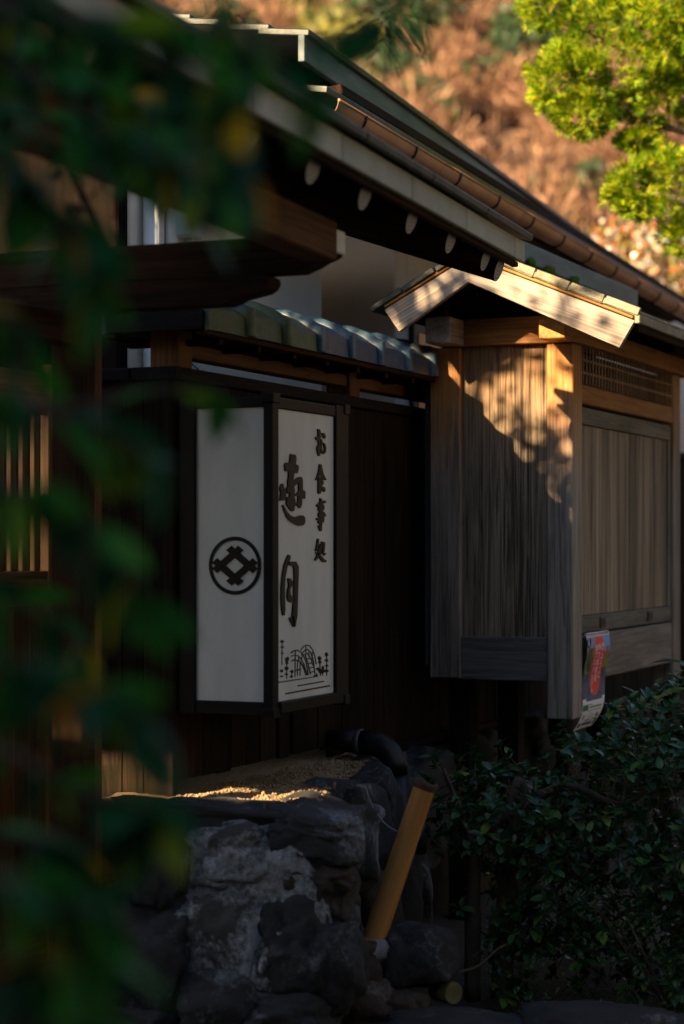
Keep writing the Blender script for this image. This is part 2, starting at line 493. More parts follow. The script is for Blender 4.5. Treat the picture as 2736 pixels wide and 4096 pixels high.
def rock_mat(key, base, lich, amount, seed):
    m, nt, b = new_mat(key)
    v, rnd = coords(nt)
    n1 = nd(nt, 'TexNoise', {'Vector': v, 'Scale': 5.0, 'Detail': 10.0, 'Roughness': 0.7, 'Distortion': 0.6}).outputs[0]
    n2 = nd(nt, 'TexNoise', {'Vector': v, 'Scale': 45.0, 'Detail': 6.0, 'Roughness': 0.7}).outputs[0]
    n3 = nd(nt, 'TexNoise', {'Vector': v, 'Scale': 2.6, 'Detail': 7.0, 'Roughness': 0.65, 'Distortion': 0.8}).outputs[0]
    col = ramp(nt, n1, [(0.3, tuple(x * 0.5 for x in base)), (0.7, tuple(x * 1.5 for x in base))])
    lc = ramp(nt, n2, [(0.3, tuple(x * 0.45 for x in lich)), (0.65, lich)])
    msk = ramp(nt, math_(nt, 'ADD', math_(nt, 'MULTIPLY', n3, 0.75), math_(nt, 'MULTIPLY', n2, 0.25)), [(0.62 - amount, g3(0.0)), (0.72 - amount, g3(1.0))])
    col = mixc(nt, msk, col, lc)
    nt.links.new(tone(nt, col, rnd, 0.8, 1.2), b.inputs['Base Color'])
    b.inputs['Roughness'].default_value = 0.85
    bp = nd(nt, 'Bump', {'Strength': 0.8, 'Distance': 0.02, 'Height': math_(nt, 'ADD', n1, math_(nt, 'MULTIPLY', n2, 0.5))})
    nt.links.new(bp.outputs[0], b.inputs['Normal'])
    return m
ROCK_DARK = rock_mat('dark_boulder', (0.022, 0.023, 0.025), (0.20, 0.22, 0.24), 0.08, 1)
ROCK_PALE = rock_mat('lichened_boulder', (0.05, 0.05, 0.048), (0.44, 0.47, 0.51), 0.2, 2)
ROCK_BROWN = rock_mat('brown_boulder', (0.035, 0.026, 0.02), (0.13, 0.115, 0.095), 0.05, 3)

def bamboo_mat():
    m, nt, b = new_mat('dried_bamboo')
    v, rnd = coords(nt, (40, 40, 2.0))
    n1 = nd(nt, 'TexNoise', {'Vector': v, 'Scale': 1.0, 'Detail': 5.0}).outputs[0]
    v2, _ = coords(nt, (22, 22, 6.0))
    n2 = nd(nt, 'TexNoise', {'Vector': v2, 'Scale': 1.0, 'Detail': 8.0, 'Roughness': 0.7}).outputs[0]
    col = ramp(nt, n1, [(0.3, (0.38, 0.17, 0.045)), (0.7, (0.55, 0.27, 0.08))])
    msk = ramp(nt, n2, [(0.60, g3(0.0)), (0.67, g3(1.0))])
    col = mixc(nt, msk, col, (0.035, 0.018, 0.01))
    nt.links.new(col, b.inputs['Base Color'])
    b.inputs['Roughness'].default_value = 0.45
    return m
BAMBOO = bamboo_mat()

def end_grain():
    m, nt, b = new_mat('log_end_grain')
    tc = nd(nt, 'TexCoord').outputs['Object']
    mp = nd(nt, 'Mapping', {'Vector': tc, 'Scale': (0.0, 1.0, 1.0)}).outputs[0]
    wv = nd(nt, 'TexWave', {'Vector': mp, 'Scale': 22.0, 'Distortion': 2.0, 'Detail': 3.0, 'Detail Scale': 2.0}, wave_type='RINGS', rings_direction='X').outputs[1]
    col = ramp(nt, wv, [(0.1, (0.16, 0.14, 0.12)), (0.8, (0.42, 0.40, 0.38))])
    nt.links.new(col, b.inputs['Base Color'])
    b.inputs['Roughness'].default_value = 0.85
    return m
ENDG = end_grain()

def tile_mat(key, moss):
    m, nt, b = new_mat(key)
    v, rnd = coords(nt)
    n1 = nd(nt, 'TexNoise', {'Vector': v, 'Scale': 30.0, 'Detail': 8.0, 'Roughness': 0.7}).outputs[0]
    n2 = nd(nt, 'TexNoise', {'Vector': v, 'Scale': 4.0, 'Detail': 6.0, 'Roughness': 0.6}).outputs[0]
    col = ramp(nt, n1, [(0.3, (0.015, 0.04, 0.065)), (0.7, (0.05, 0.10, 0.15))])  # the sky's blue on the tiles is put into their base colour
    if moss:
        mc = ramp(nt, n1, [(0.3, (0.03, 0.06, 0.012)), (0.7, (0.10, 0.13, 0.05))])
        mk = ramp(nt, n2, [(0.38, g3(0.0)), (0.52, g3(0.9))])
        col = mixc(nt, mk, col, mc)
    nt.links.new(tone(nt, col, rnd), b.inputs['Base Color'])
    b.inputs['Roughness'].default_value = 0.6 if moss else 0.4
    bp = nd(nt, 'Bump', {'Strength': 0.4, 'Distance': 0.006, 'Height': n1})
    nt.links.new(bp.outputs[0], b.inputs['Normal'])
    return m
TILE = tile_mat('sky_tinted_tile', False)
TILE_MOSS = tile_mat('mossy_tile', True)

# ------------------------------------------------------------------ ground and hill
def ground_mat():
    m, nt, b = new_mat('earth_ground')
    v, _ = coords(nt, (1, 1, 1), True)
    n1 = nd(nt, 'TexNoise', {'Vector': v, 'Scale': 0.8, 'Detail': 10.0, 'Roughness': 0.7}).outputs[0]
    n2 = nd(nt, 'TexNoise', {'Vector': v, 'Scale': 25.0, 'Detail': 6.0}).outputs[0]
    col = ramp(nt, n1, [(0.3, (0.03, 0.024, 0.016)), (0.7, (0.07, 0.055, 0.04))])
    col = mixc(nt, 0.4, col, ramp(nt, n2, [(0.3, (0.02, 0.016, 0.012)), (0.7, (0.09, 0.07, 0.05))]))
    nt.links.new(col, b.inputs['Base Color'])
    b.inputs['Roughness'].default_value = 0.95
    bp = nd(nt, 'Bump', {'Strength': 0.5, 'Distance': 0.03, 'Height': n2})
    nt.links.new(bp.outputs[0], b.inputs['Normal'])
    return m
me = bpy.data.meshes.new('ground')
me.from_pydata([(-400, -400, -0.3), (400, -400, -0.3), (400, 400, -0.3), (-400, 400, -0.3)], [], [(0, 1, 2, 3)])
tag(put('ground', me, ground_mat()), kind='structure')
ROAD = plain('asphalt', (0.045, 0.044, 0.042), (0.065, 0.063, 0.06), 30, 0.9, 0, 0.4, bscale=200)
me = bpy.data.meshes.new('road')
me.from_pydata([(-1.3, -60, -0.296), (4.5, -60, -0.296), (4.5, 80, -0.296), (-1.3, 80, -0.296)], [], [(0, 1, 2, 3)])
tag(put('road', me, ROAD), kind='structure')

HILL = Matrix.Rotation(R(23), 4, 'Z')
def hill_z(x, y):
    h = max(0.0, y - 80) * 0.55 - 0.6
    if y > 80:
        h += 3.2 * mnoise.noise(Vector((x * 0.045, y * 0.045, 0.3))) + 1.2 * mnoise.noise(Vector((x * 0.13, y * 0.13, 5.0)))
    return h - 0.02 * abs(x) * (y > 80)
vs, fs = [], []
NX, NY = 90, 60
for j in range(NY + 1):
    for i in range(NX + 1):
        x = -110 + 220 * i / NX; y = 74 + 150 * j / NY
        vs.append((x, y, hill_z(x, y)))
for j in range(NY):
    for i in range(NX):
        a = j * (NX + 1) + i
        fs.append((a, a + 1, a + NX + 2, a + NX + 1))
me = bpy.data.meshes.new('hill'); me.from_pydata(vs, [], fs)
for f in me.polygons: f.use_smooth = True
def hill_mat():
    m, nt, b = new_mat('leaf_litter')
    v, _ = coords(nt)
    n1 = nd(nt, 'TexNoise', {'Vector': v, 'Scale': 0.25, 'Detail': 10.0, 'Roughness': 0.7}).outputs[0]
    col = ramp(nt, n1, [(0.3, (0.025, 0.016, 0.010)), (0.7, (0.10, 0.06, 0.036))])
    nt.links.new(col, b.inputs['Base Color'])
    b.inputs['Roughness'].default_value = 1.0
    return m
tag(put('hill', me, hill_mat(), None, HILL), kind='structure')

# bare winter wood on the hill: fans of fine upright twigs
def brush(n, h, spread, w):
    """bare crown: fine twigs radiating through a dome, over a thin trunk"""
    v, f = [], []
    c = Vector((0, 0, h * 0.45))
    for i in range(n):
        d = Vector((random.gauss(0, 1), random.gauss(0, 1), abs(random.gauss(0, 1)) + 0.15)).normalized()
        r = random.uniform(0.35, 1.0)
        p = c + Vector((d.x * spread, d.y * spread, d.z * h * 0.55)) * r
        t = (d + Vector((random.uniform(-.5, .5), random.uniform(-.5, .5), random.uniform(-.1, .6)))).normalized()
        s = t.cross(Vector((random.uniform(-1, 1), random.uniform(-1, 1), 0.3))).normalized() * w * random.uniform(0.5, 1.4)
        L = random.uniform(0.35, 0.85)
        k = len(v)
        v += [tuple(p - s), tuple(p + s), tuple(p + t * L + s * .4), tuple(p + t * L - s * .4)]
        f.append((k, k + 1, k + 2, k + 3))
    k = len(v)
    v += [(-0.07, 0, -0.5), (0.07, 0, -0.5), (0.05, 0, h * .7), (-0.05, 0, h * .7), (0, -0.07, -0.5), (0, 0.07, -0.5), (0, 0.05, h * .7), (0, -0.05, h * .7)]
    f += [(k, k + 1, k + 2, k + 3), (k + 4, k + 5, k + 6, k + 7)]
    return v, f
BR = [brush(75, 4.4, 1.9, 0.07) for _ in range(6)]
ms = []
for i in range(1500):
    y = random.uniform(92, 172); x = random.uniform(-16, 32)
    if mnoise.noise(Vector((x * 0.14, y * 0.09, 2.0))) < -0.12:
        continue
    s = random.uniform(0.6, 1.25)
    ms.append((random.randrange(6), Matrix.Translation((x, y, hill_z(x, y))) @ Matrix.Rotation(random.uniform(0, 6.28), 4, 'Z') @ Matrix.Diagonal((s * 1.15, s * 1.15, s, 1))))
BRUSHM = leaf_mat('bare_twigs', [(0.0, (0.045, 0.024, 0.015)), (0.5, (0.20, 0.112, 0.068)), (1.0, (0.38, 0.228, 0.14))], 0.9, 0.15, 0.1)
tag(put('winter_wood', bake(BR, ms), BRUSHM, None, HILL), 'leafless brown winter trees covering the sunlit hillside', 'woodland', kind='stuff')

LEAFQ = ([(-0.5, 0, 0), (0.5, 0, 0), (0.5, 1, 0.15), (-0.5, 1, 0.15)], [(0, 1, 2, 3)])
def rand_rot():
    return Euler((random.uniform(0, 6.28), random.uniform(0, 6.28), random.uniform(0, 6.28))).to_matrix().to_4x4()
def puff(c, r, n, s, squash=0.85):
    out = []
    for _ in range(n):
        d = Vector((random.gauss(0, 1), random.gauss(0, 1), random.gauss(0, 1))).normalized() * r * random.uniform(0.55, 1.0)
        d.z *= squash
        k = s * random.uniform(0.6, 1.3)
        out.append((0, Matrix.Translation(Vector(c) + d) @ rand_rot() @ Matrix.Scale(k, 4)))
    return out
green, yellow = [], []
for x, y, z, r, t in [(11.4, 120.1, 22.1, .64, 'g'), (12.8, 119.1, 21.5, .63, 'g'), (5.2, 138.3, 32.1, .88, 'g'), (5.8, 136.1, 30.9, .87, 'g'), (-0.4, 150.5, 38.8, 1.6, 'y'), (1.5, 153.2, 40.2, 1.63, 'g'), (-1.4, 147.9, 37.3, 1.26, 'y'), (12.9, 153.2, 40.2, 1.3, 'g'), (13.0, 148.9, 37.9, 1.11, 'g'), (2.7, 145.9, 36.2, .78, 'g'), (.5, 140.1, 33.1, .89, 'y'), (14.4, 123.9, 24.2, .53, 'g'), (5.8, 133.2, 29.2, .57, 'y'), (7.2, 157.7, 42.7, 1.34, 'g'), (-2.8, 156.5, 42.1, 1.33, 'y'), (9.7, 143.9, 35.1, .61, 'g'), (4.8, 143.9, 35.1, .77, 'g'), (18, 130, 27.5, 1.0, 'g'), (-8, 150, 38, 1.5, 'g'), (22, 140, 33, 1.4, 'y')]:
    y2 = y - 6.0
    (green if t == 'g' else yellow).extend(puff((x, y2, max(z - 2.0, hill_z(x, y2) + 2.0)), r * 2.1, 520, 0.5))
EVG = leaf_mat('evergreen_leaf', [(0, (0.012, 0.03, 0.012)), (1, (0.04, 0.08, 0.02))], 0.6, 0.2)
YLG = leaf_mat('yellow_green_leaf', [(0, (0.10, 0.12, 0.02)), (1, (0.22, 0.21, 0.04))], 0.6, 0.3)
tag(put('hillside_evergreens', bake([LEAFQ], green), EVG, None, HILL), 'dark green evergreen clumps scattered through the brown hillside', 'bushes', kind='stuff')
tag(put('hillside_bamboo_grass', bake([LEAFQ], yellow), YLG, None, HILL), 'yellow green leafy patches on the brown hillside', 'bushes', kind='stuff')

# ------------------------------------------------------------------ roofed gate
FG = Matrix.Translation((-2.628, 8.1, 0)) @ Matrix.Rotation(R(4.5), 4, 'Z')
gate = put('roofed_gate', None, None, None, Matrix.Translation((-3.83, 6.52, -0.3)))
tag(gate, 'dark timber roofed gate with carved beams and round rafter ends', 'gate')
def gate_z(lx):
    return 2.777 - 0.34 * (lx + 0.09)
RL = 0.98
ANG = math.atan(0.34)
def log_mesh(r, L):
    seg = 18
    vs, fs = [], []
    for i, x in enumerate((0.0, -L)):
        for k in range(seg):
            a = 2 * math.pi * k / seg
            vs.append((x, r * math.cos(a), r * math.sin(a)))
    for k in range(seg):
        fs.append((k, (k + 1) % seg, seg + (k + 1) % seg, seg + k))
    fs.append(tuple(reversed(range(seg)))); fs.append(tuple(seg + k for k in range(seg)))
    me = bpy.data.meshes.new('log'); me.from_pydata(vs, [], fs)
    me.materials.append(GATE(0)); me.materials.append(ENDG)
    me.polygons[seg].material_index = 1
    for f in me.polygons: f.use_smooth = len(f.vertices) == 4
    bm = bmesh.new(); bm.from_mesh(me); bmesh.ops.recalc_face_normals(bm, faces=bm.faces); bm.to_mesh(me); bm.free()
    return me
LOG = log_mesh(0.054, RL); LOG2 = log_mesh(0.057, RL)
for i, ly in enumerate((-3.98, -3.447, -2.92, -2.396, -1.883, -1.344, -0.828, -0.307)):
    put('rafter', LOG, None, gate, FG @ Matrix.Translation((-0.075, ly, 2.764)) @ Matrix.Rotation(ANG, 4, 'Y'))
put('rafter', LOG2, None, gate, FG @ Matrix.Translation((-0.08, -0.068, 2.752)) @ Matrix.Rotation(ANG, 4, 'Y'))
# decking boards across the rafters, metal roof sheets above
for i in range(7):
    lx = -0.015 - 0.15 * i
    beam('roof_board', (lx - 0.07, -4.4, gate_z(lx - 0.07) + 0.064), (lx - 0.07, 0.02, gate_z(lx - 0.07) + 0.064), 0.145, 0.018, GATE, gate, FG)
for i in range(6):
    ly0 = -4.45 + 0.75 * i
    a = Vector((0.035, ly0 + 0.375, gate_z(0.035) + 0.152)); b = Vector((-1.06, ly0 + 0.375, gate_z(-1.06) + 0.10))
    L = (b - a).length
    me = box_mesh(L, 0.746, 0.03, 0.006, FASCIA_EDGE)
    put('roof_sheet', me, None, gate, FG @ Matrix.Translation((a + b) / 2) @ (b - a).to_track_quat('-X', 'Z').to_matrix().to_4x4())
joints = (-4.45, -3.84, -3.096, -2.346, -1.598, -0.885, -0.131, 0.05)
for i in range(len(joints) - 1):
    box('fascia_board', (-0.022, 0.0), (joints[i] + 0.004, joints[i + 1] - 0.004), (2.786, 2.871), FASCIA, gate, FG, 0.003)
wd('fascia_batten', (-0.055, -0.026), (-4.45, 0.04), (2.768, 2.79), GATE, gate, FG)
wd('eave_purlin', (-0.378, -0.261), (-4.4, -1.62), (2.588, 2.722), PURL, gate, FG, 0.006)
wd('back_purlin', (-1.0, -0.9), (-4.4, -0.2), (2.86, 3.0), GATE, gate, FG, 0.006)
b1 = [(-4.7, 2.562), (-2.925, 2.562), (-2.902, 2.571), (-2.871, 2.583), (-2.844, 2.597), (-2.817, 2.606), (-2.797, 2.617), (-2.79, 2.637), (-2.794, 2.668), (-2.812, 2.682), (-2.844, 2.687), (-4.7, 2.691)]
b2 = [(-4.7, 2.462), (-3.208, 2.462), (-3.186, 2.468), (-3.159, 2.481), (-3.123, 2.488), (-3.089, 2.495), (-3.06, 2.502), (-3.04, 2.515), (-3.031, 2.533), (-3.033, 2.551), (-3.051, 2.559), (-4.7, 2.56)]
for nm, poly in (('carved_beam', b1), ('carved_bracket', b2)):
    put(nm, prism_mesh(poly, 0.108, GATE(0)), None, gate, frame_y(6.588))
box('end_plate', (-2.79, -2.777), (6.494, 6.574), (2.623, 2.702), plain('white_end_paint', (0.7, 0.68, 0.64), None, 20, 0.8), gate)
for nm, poly in (('carved_beam', b1), ('carved_bracket', b2)):
    put(nm, prism_mesh([(x + 0.18, z) for x, z in poly], 0.108, GATE(0)), None, gate, frame_y(4.0))
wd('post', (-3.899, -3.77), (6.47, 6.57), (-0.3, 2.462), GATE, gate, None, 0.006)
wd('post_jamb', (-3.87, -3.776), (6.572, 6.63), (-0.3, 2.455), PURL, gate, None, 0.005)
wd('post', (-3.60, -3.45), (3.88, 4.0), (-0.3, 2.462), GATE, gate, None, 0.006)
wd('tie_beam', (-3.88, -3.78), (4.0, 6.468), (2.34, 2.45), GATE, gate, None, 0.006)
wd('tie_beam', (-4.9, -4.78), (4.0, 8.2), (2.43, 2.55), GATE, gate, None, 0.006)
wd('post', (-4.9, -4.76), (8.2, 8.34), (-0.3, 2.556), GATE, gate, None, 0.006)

# sliding lattice door inside the gate
door = thing('lattice_door', 'orange brown wooden lattice door inside the gate post', 'door', (-4.7, 7.1, -0.3))
wd('stile', (-4.72, -4.675), (7.74, 7.88), (-0.28, 2.40), DOORW, door)
wd('stile', (-4.72, -4.675), (6.3, 6.42), (-0.28, 2.40), DOORW, door)
wd('top_rail', (-4.715, -4.68), (6.42, 7.74), (2.18, 2.36), DOORW, door)
wd('middle_rail', (-4.715, -4.68), (6.42, 7.74), (1.35, 1.50), DOORW, door)
wd('bottom_rail', (-4.715, -4.68), (6.42, 7.74), (-0.26, -0.1), DOORW, door)
for i in range(14):
    y = 7.66 - 0.094 * i
    wd('slat', (-4.71, -4.685), (y - 0.022, y + 0.022), (1.50, 2.18), DOORW, door)
for i in range(10):
    y = 7.675 - 0.1305 * i
    wd('panel_board', (-4.71, -4.69), (y - 0.0625, y + 0.0625), (-0.1, 1.35), DOORW, door)

# ------------------------------------------------------------------ board fence with tiled coping
fence = thing('board_fence', 'dark board fence with open top rails under a tiled coping', 'fence', (-3.82, 7.15, 0.64))
cuts = [7.16]
y = 7.16
widths = [0.115, 0.125, 0.14, 0.12, 0.13, 0.115, 0.125]
k = 0
gaps = {8.09: 8.13, 8.245: 8.28}
edges = []
y = 7.165
for w in [0.10, 0.14, 0.135, 0.12, 0.14, 0.13, 0.16]:
    edges.append((y, y + w)); y += w
edges.append((8.13, 8.245))
y = 8.28
random.seed(5)
while y < 16.0:
    w = random.uniform(0.115, 0.145)
    edges.append((y, y + w)); y += w
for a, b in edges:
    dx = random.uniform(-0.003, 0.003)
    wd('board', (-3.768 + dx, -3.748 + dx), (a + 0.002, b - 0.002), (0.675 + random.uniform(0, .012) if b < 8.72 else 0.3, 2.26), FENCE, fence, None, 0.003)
x = -3.79
while x > -4.15:
    wd('board', (x - 0.092, x), (7.142, 7.16), (-0.3, 2.26), FENCE, fence, None, 0.003)
    x -= 0.095
wd('corner_trim', (-3.79, -3.742), (7.125, 7.163), (0.6, 2.26), FENCE, fence)
for z in (0.95, 1.95):
    wd('back_rail', (-3.82, -3.772), (7.17, 12.2), (z, z + 0.06), FENCE, fence)
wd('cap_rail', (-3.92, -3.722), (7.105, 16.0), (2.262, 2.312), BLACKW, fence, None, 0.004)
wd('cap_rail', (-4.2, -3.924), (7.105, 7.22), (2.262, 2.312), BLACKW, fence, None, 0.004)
wd('ground_sill', (-3.80, -3.70), (7.18, 12.2), (0.59, 0.622), FENCE, fence)
for yy in (7.2, 8.955, 10.7):
    wd('short_post', (-3.885, -3.76), (yy, yy + 0.125), (2.312, 2.51), PURL, fence)
for a, b in ((7.326, 8.954), (9.081, 10.699), (10.826, 12.2)):
    wd('open_rail', (-3.86, -3.775), (a, b), (2.364, 2.419), PURL, fence)
    wd('eave_plate', (-3.9, -3.75), (a, b), (2.452, 2.50), GATE, fence)
for sx in (1, -1):
    wd('eave_board', (-3.82 + sx * 0.205 - 0.025, -3.82 + sx * 0.205 + 0.025), (7.12, 12.2), (2.43, 2.452), GATE, fence)
for i in range(14):
    yy = 7.27 + 0.353 * i
    wd('roof_bracket', (-4.03, -3.61), (yy, yy + 0.035), (2.405, 2.43), GATE, fence)
gable = [(-4.03, 2.453), (-3.61, 2.453), (-3.60, 2.52), (-3.68, 2.575), (-3.82, 2.607), (-3.96, 2.575), (-4.04, 2.52)]
put('gable_board', prism_mesh(gable, 0.022, BLACKW(0)), None, fence, frame_y(7.13))
prof = [(0.242, -0.085), (0.236, -0.004), (0.222, 0.004), (0.16, 0.046), (0.085, 0.078), (0.0, 0.09), (-0.085, 0.078), (-0.16, 0.046), (-0.222, 0.004), (-0.236, -0.004), (-0.242, -0.085)]
def tile_mesh(y0, y1, grow, bulge, mat, n=6, roundy=False):
    vs, fs = [], []
    m = len(prof)
    for j in range(n + 1):
        t = j / n
        g = grow
        if roundy:
            g = grow * math.sqrt(max(0.0, 1 - (2 * t - 1) ** 2)) + 0.002
        bz = bulge * math.sin(math.pi * t)
        for (px, pz) in prof:
            s = 1.0 + g / 0.24
            vs.append((px * s, y0 + (y1 - y0) * t, (pz + (bz if pz > -0.05 else bz * 0.2)) + (g if pz > -0.05 else 0)))
        for (px, pz) in prof:
            vs.append((px * 0.9, y0 + (y1 - y0) * t, pz - 0.018 if pz > -0.05 else pz))
    w = 2 * m
    for j in range(n):
        for i in range(m - 1):
            a = j * w + i
            fs.append((a, a + 1, a + w + 1, a + w))
            a2 = a + m
            fs.append((a2, a2 + w, a2 + w + 1, a2 + 1))
        for i0 in (0, m - 1):
            a = j * w + i0
            fs.append((a, a + w, a + w + m, a + m) if i0 == 0 else (a, a + m, a + w + m, a + w))
    for base in (0, n * w):
        for i in range(m - 1):
            a = base + i
            q = (a, a + m, a + m + 1, a + 1)
            fs.append(q if base == 0 else q[::-1])
    me = bpy.data.meshes.new('tile')
    me.from_pydata(vs, [], fs)
    me.materials.append(mat)
    for f in me.polygons: f.use_smooth = True
    bm = bmesh.new(); bm.from_mesh(me); bmesh.ops.recalc_face_normals(bm, faces=bm.faces)
    bm.to_mesh(me); bm.free()
    me.set_sharp_from_angle(angle=R(35))
    return me
TM = {m: (tile_mesh(0.0, 0.35, 0.0, 0.012, m), tile_mesh(-0.032, 0.032, 0.026, 0.0, m, 8, True)) for m in (TILE, TILE_MOSS)}
for i in range(14):
    yy = 7.12 + 0.353 * i
    mm = TILE_MOSS if i < 3 else TILE
    M = Matrix.Translation((-3.82 + random.uniform(-.003, .003), yy, 2.536 + random.uniform(-.003, .003)))
    t = put('roof_tile', TM[mm][0], None, fence, M)
    if i:
        put('tile_rib', TM[mm][1], None, t, M)

# ------------------------------------------------------------------ stone base under the fence
def stone_mesh(hx, hy, hz, seed, mat, power=0.72, rough=0.16, sub=4):
    bm = bmesh.new()
    bmesh.ops.create_icosphere(bm, subdivisions=sub, radius=1.0)
    so = Vector((seed * 7.31, seed * 3.7, seed * 1.9))
    for v in bm.verts:
        d = v.co.normalized()
        q = Vector([math.copysign(abs(c) ** power, c) for c in d])
        rg = 1.0 - 2.0 * abs(mnoise.noise(d * 2.3 + so * 1.7)); rg2 = 1.0 - 2.0 * abs(mnoise.noise(d * 5.5 + so * 0.7))
        nz = -rough * 0.30 * max(0.0, rg) ** 5 - rough * 0.2 * max(0.0, rg2) ** 5 + mnoise.noise(d * 34.0 + so) * rough * 0.07 + mnoise.noise(d * 1.3 + so) * rough * 1.6 + mnoise.noise(d * 3.1 + so) * rough * 0.7 + mnoise.noise(d * 7.0 + so) * rough * 0.28 + mnoise.noise(d * 16.0 + so) * rough * 0.13
        q *= 1.0 + nz
        v.co = Vector((q.x * hx, q.y * hy, q.z * hz))
    me = bpy.data.meshes.new('stone')
    bm.to_mesh(me); bm.free()
    me.materials.append(mat)
    for f in me.polygons: f.use_smooth = True
    return me
def stone(name, loc, h, seed, mat, parent=None, rot=(0, 0, 0), **kw):
    M = Matrix.Translation(loc) @ Euler(rot).to_matrix().to_4x4()
    return put(name, stone_mesh(h[0], h[1], h[2], seed, mat, **kw), None, parent, M)

base = thing('stone_base', 'lichened boulder base carrying the board fence', 'stone wall', (-3.4, 7.2, -0.3))
RZ = R(23)
for i, (loc, h, mt, pw) in enumerate([
    ((-3.34, 6.87, 0.45), (0.20, 0.17, 0.145), ROCK_PALE, .74),
    ((-3.60, 6.80, 0.44), (0.14, 0.18, 0.19), ROCK_DARK, .72),
    ((-3.08, 6.98, 0.54), (0.18, 0.19, 0.10), ROCK_DARK, .6),
    ((-3.07, 6.96, 0.37), (0.18, 0.17, 0.13), ROCK_BROWN, .65),
    ((-3.38, 6.85, 0.15), (0.23, 0.18, 0.25), ROCK_PALE, .74),
    ((-3.66, 6.74, 0.08), (0.23, 0.2, 0.28), ROCK_DARK, .78),
    ((-3.09, 6.93, 0.10), (0.21, 0.2, 0.25), ROCK_DARK, .78),
    ((-3.36, 6.82, -0.16), (0.26, 0.19, 0.2), ROCK_DARK, .7),
    ((-3.12, 6.82, -0.16), (0.2, 0.17, 0.14), ROCK_DARK, .7),
    ((-3.66, 6.70, -0.2), (0.22, 0.17, 0.14), ROCK_DARK, .7),
    ((-3.19, 6.87, 0.14), (0.12, 0.13, 0.2), ROCK_PALE, .74),
    ((-3.42, 7.02, 0.56), (0.42, 0.22, 0.075), ROCK_DARK, .6),
    ((-3.20, 7.35, 0.45), (0.18, 0.3, 0.18), ROCK_DARK, .6),
    ((-3.22, 7.3, 0.12), (0.19, 0.33, 0.25), ROCK_DARK, .6),
    ((-3.34, 7.85, 0.44), (0.17, 0.3, 0.19), ROCK_DARK, .6),
    ((-3.30, 7.85, 0.08), (0.2, 0.33, 0.27), ROCK_BROWN, .6),
    ((-3.48, 8.4, 0.42), (0.17, 0.32, 0.2), ROCK_DARK, .6),
    ((-3.44, 8.4, 0.03), (0.2, 0.34, 0.27), ROCK_DARK, .6),
    ((-3.62, 9.0, 0.35), (0.19, 0.36, 0.26), ROCK_DARK, .6),
    ((-3.6, 9.0, -0.05), (0.21, 0.36, 0.24), ROCK_DARK, .6),
    ((-3.72, 9.7, 0.3), (0.2, 0.4, 0.3), ROCK_DARK, .6),
    ((-3.72, 10.5, 0.3), (0.2, 0.42, 0.3), ROCK_DARK, .6),
    ((-3.72, 11.3, 0.3), (0.2, 0.42, 0.3), ROCK_DARK, .6)]):
    stone('stone', loc, h, i + 1, mt, base, (random.uniform(-.2, .2), random.uniform(-.2, .2), RZ * 0.6 + random.uniform(-.25, .25)), power=pw, rough=0.2, sub=5 if i < 12 else 4)
put('mortar_fill', stone_mesh(0.40, 0.22, 0.5, 88, ROCK_PALE, 0.5, 0.12, 5), None, base, Matrix.Translation((-3.37, 6.955, 0.1)) @ Matrix.Rotation(R(14), 4, 'Z'))
core = [(-4.0, 7.1), (-3.42, 6.86), (-3.12, 7.05), (-3.2, 7.5), (-3.36, 8.0), (-3.52, 8.6), (-3.68, 9.3), (-3.72, 16.2), (-4.0, 16.2)]
put('earth_core', prism_mesh(core, 0.86, plain('dark_earth', (0.012, 0.009, 0.007), (0.03, 0.023, 0.017), 20, 0.95, 0, 0.5)), None, base, Matrix.Translation((0, 0, -0.3)))
# bumpy soil on top of the stones
vs, fs = [], []
nx, ny = 26, 60
for j in range(ny + 1):
    for i in range(nx + 1):
        yy = 6.86 + (10.2 - 6.86) * j / ny
        xr = -3.08 - max(0, yy - 7.0) * 0.26 + 0.03 * mnoise.noise(Vector((yy * 4, 0, 0)))
        xl = -4.0
        xx = xl + (xr - xl) * i / nx
        edge = min(1.0, (1 - i / nx) * 6, j / 3.0 + 0.15)
        vs.append((xx, yy, 0.56 + 0.07 * edge + 0.018 * mnoise.noise(Vector((xx * 9, yy * 9, 0))) + 0.009 * mnoise.noise(Vector((xx * 30, yy * 30, 3)))))
for j in range(ny):
    for i in range(nx):
        a = j * (nx + 1) + i
        fs.append((a, a + 1, a + nx + 2, a + nx + 1))
me = bpy.data.meshes.new('soil'); me.from_pydata(vs, [], fs)
for f in me.polygons: f.use_smooth = True
put('soil_top', me, SOIL, base)
# gravel grains lying on the soil
GR = []
for s in range(3):
    m = stone_mesh(1, 1, 0.7, 60 + s, None, 0.8, 0.2, 1)
    GR.append(([tuple(v.co) for v in m.vertices], [tuple(f.vertices) for f in m.polygons]))
ms = []
for i in range(2600):
    yy = random.uniform(6.95, 9.2); xx = random.uniform(-3.72, -3.1 - max(0, yy - 7.0) * 0.26)
    s = random.uniform(0.003, 0.0075)
    ms.append((i % 3, Matrix.Translation((xx, yy, 0.632 + 0.018 * mnoise.noise(Vector((xx * 9, yy * 9, 0))))) @ rand_rot() @ Matrix.Scale(s, 4)))
gm = bake(GR, ms)
tag(put('gravel', gm, plain('gravel_grain', (0.25, 0.18, 0.1), (0.45, 0.34, 0.2), 4, 0.9), base), kind='stuff')

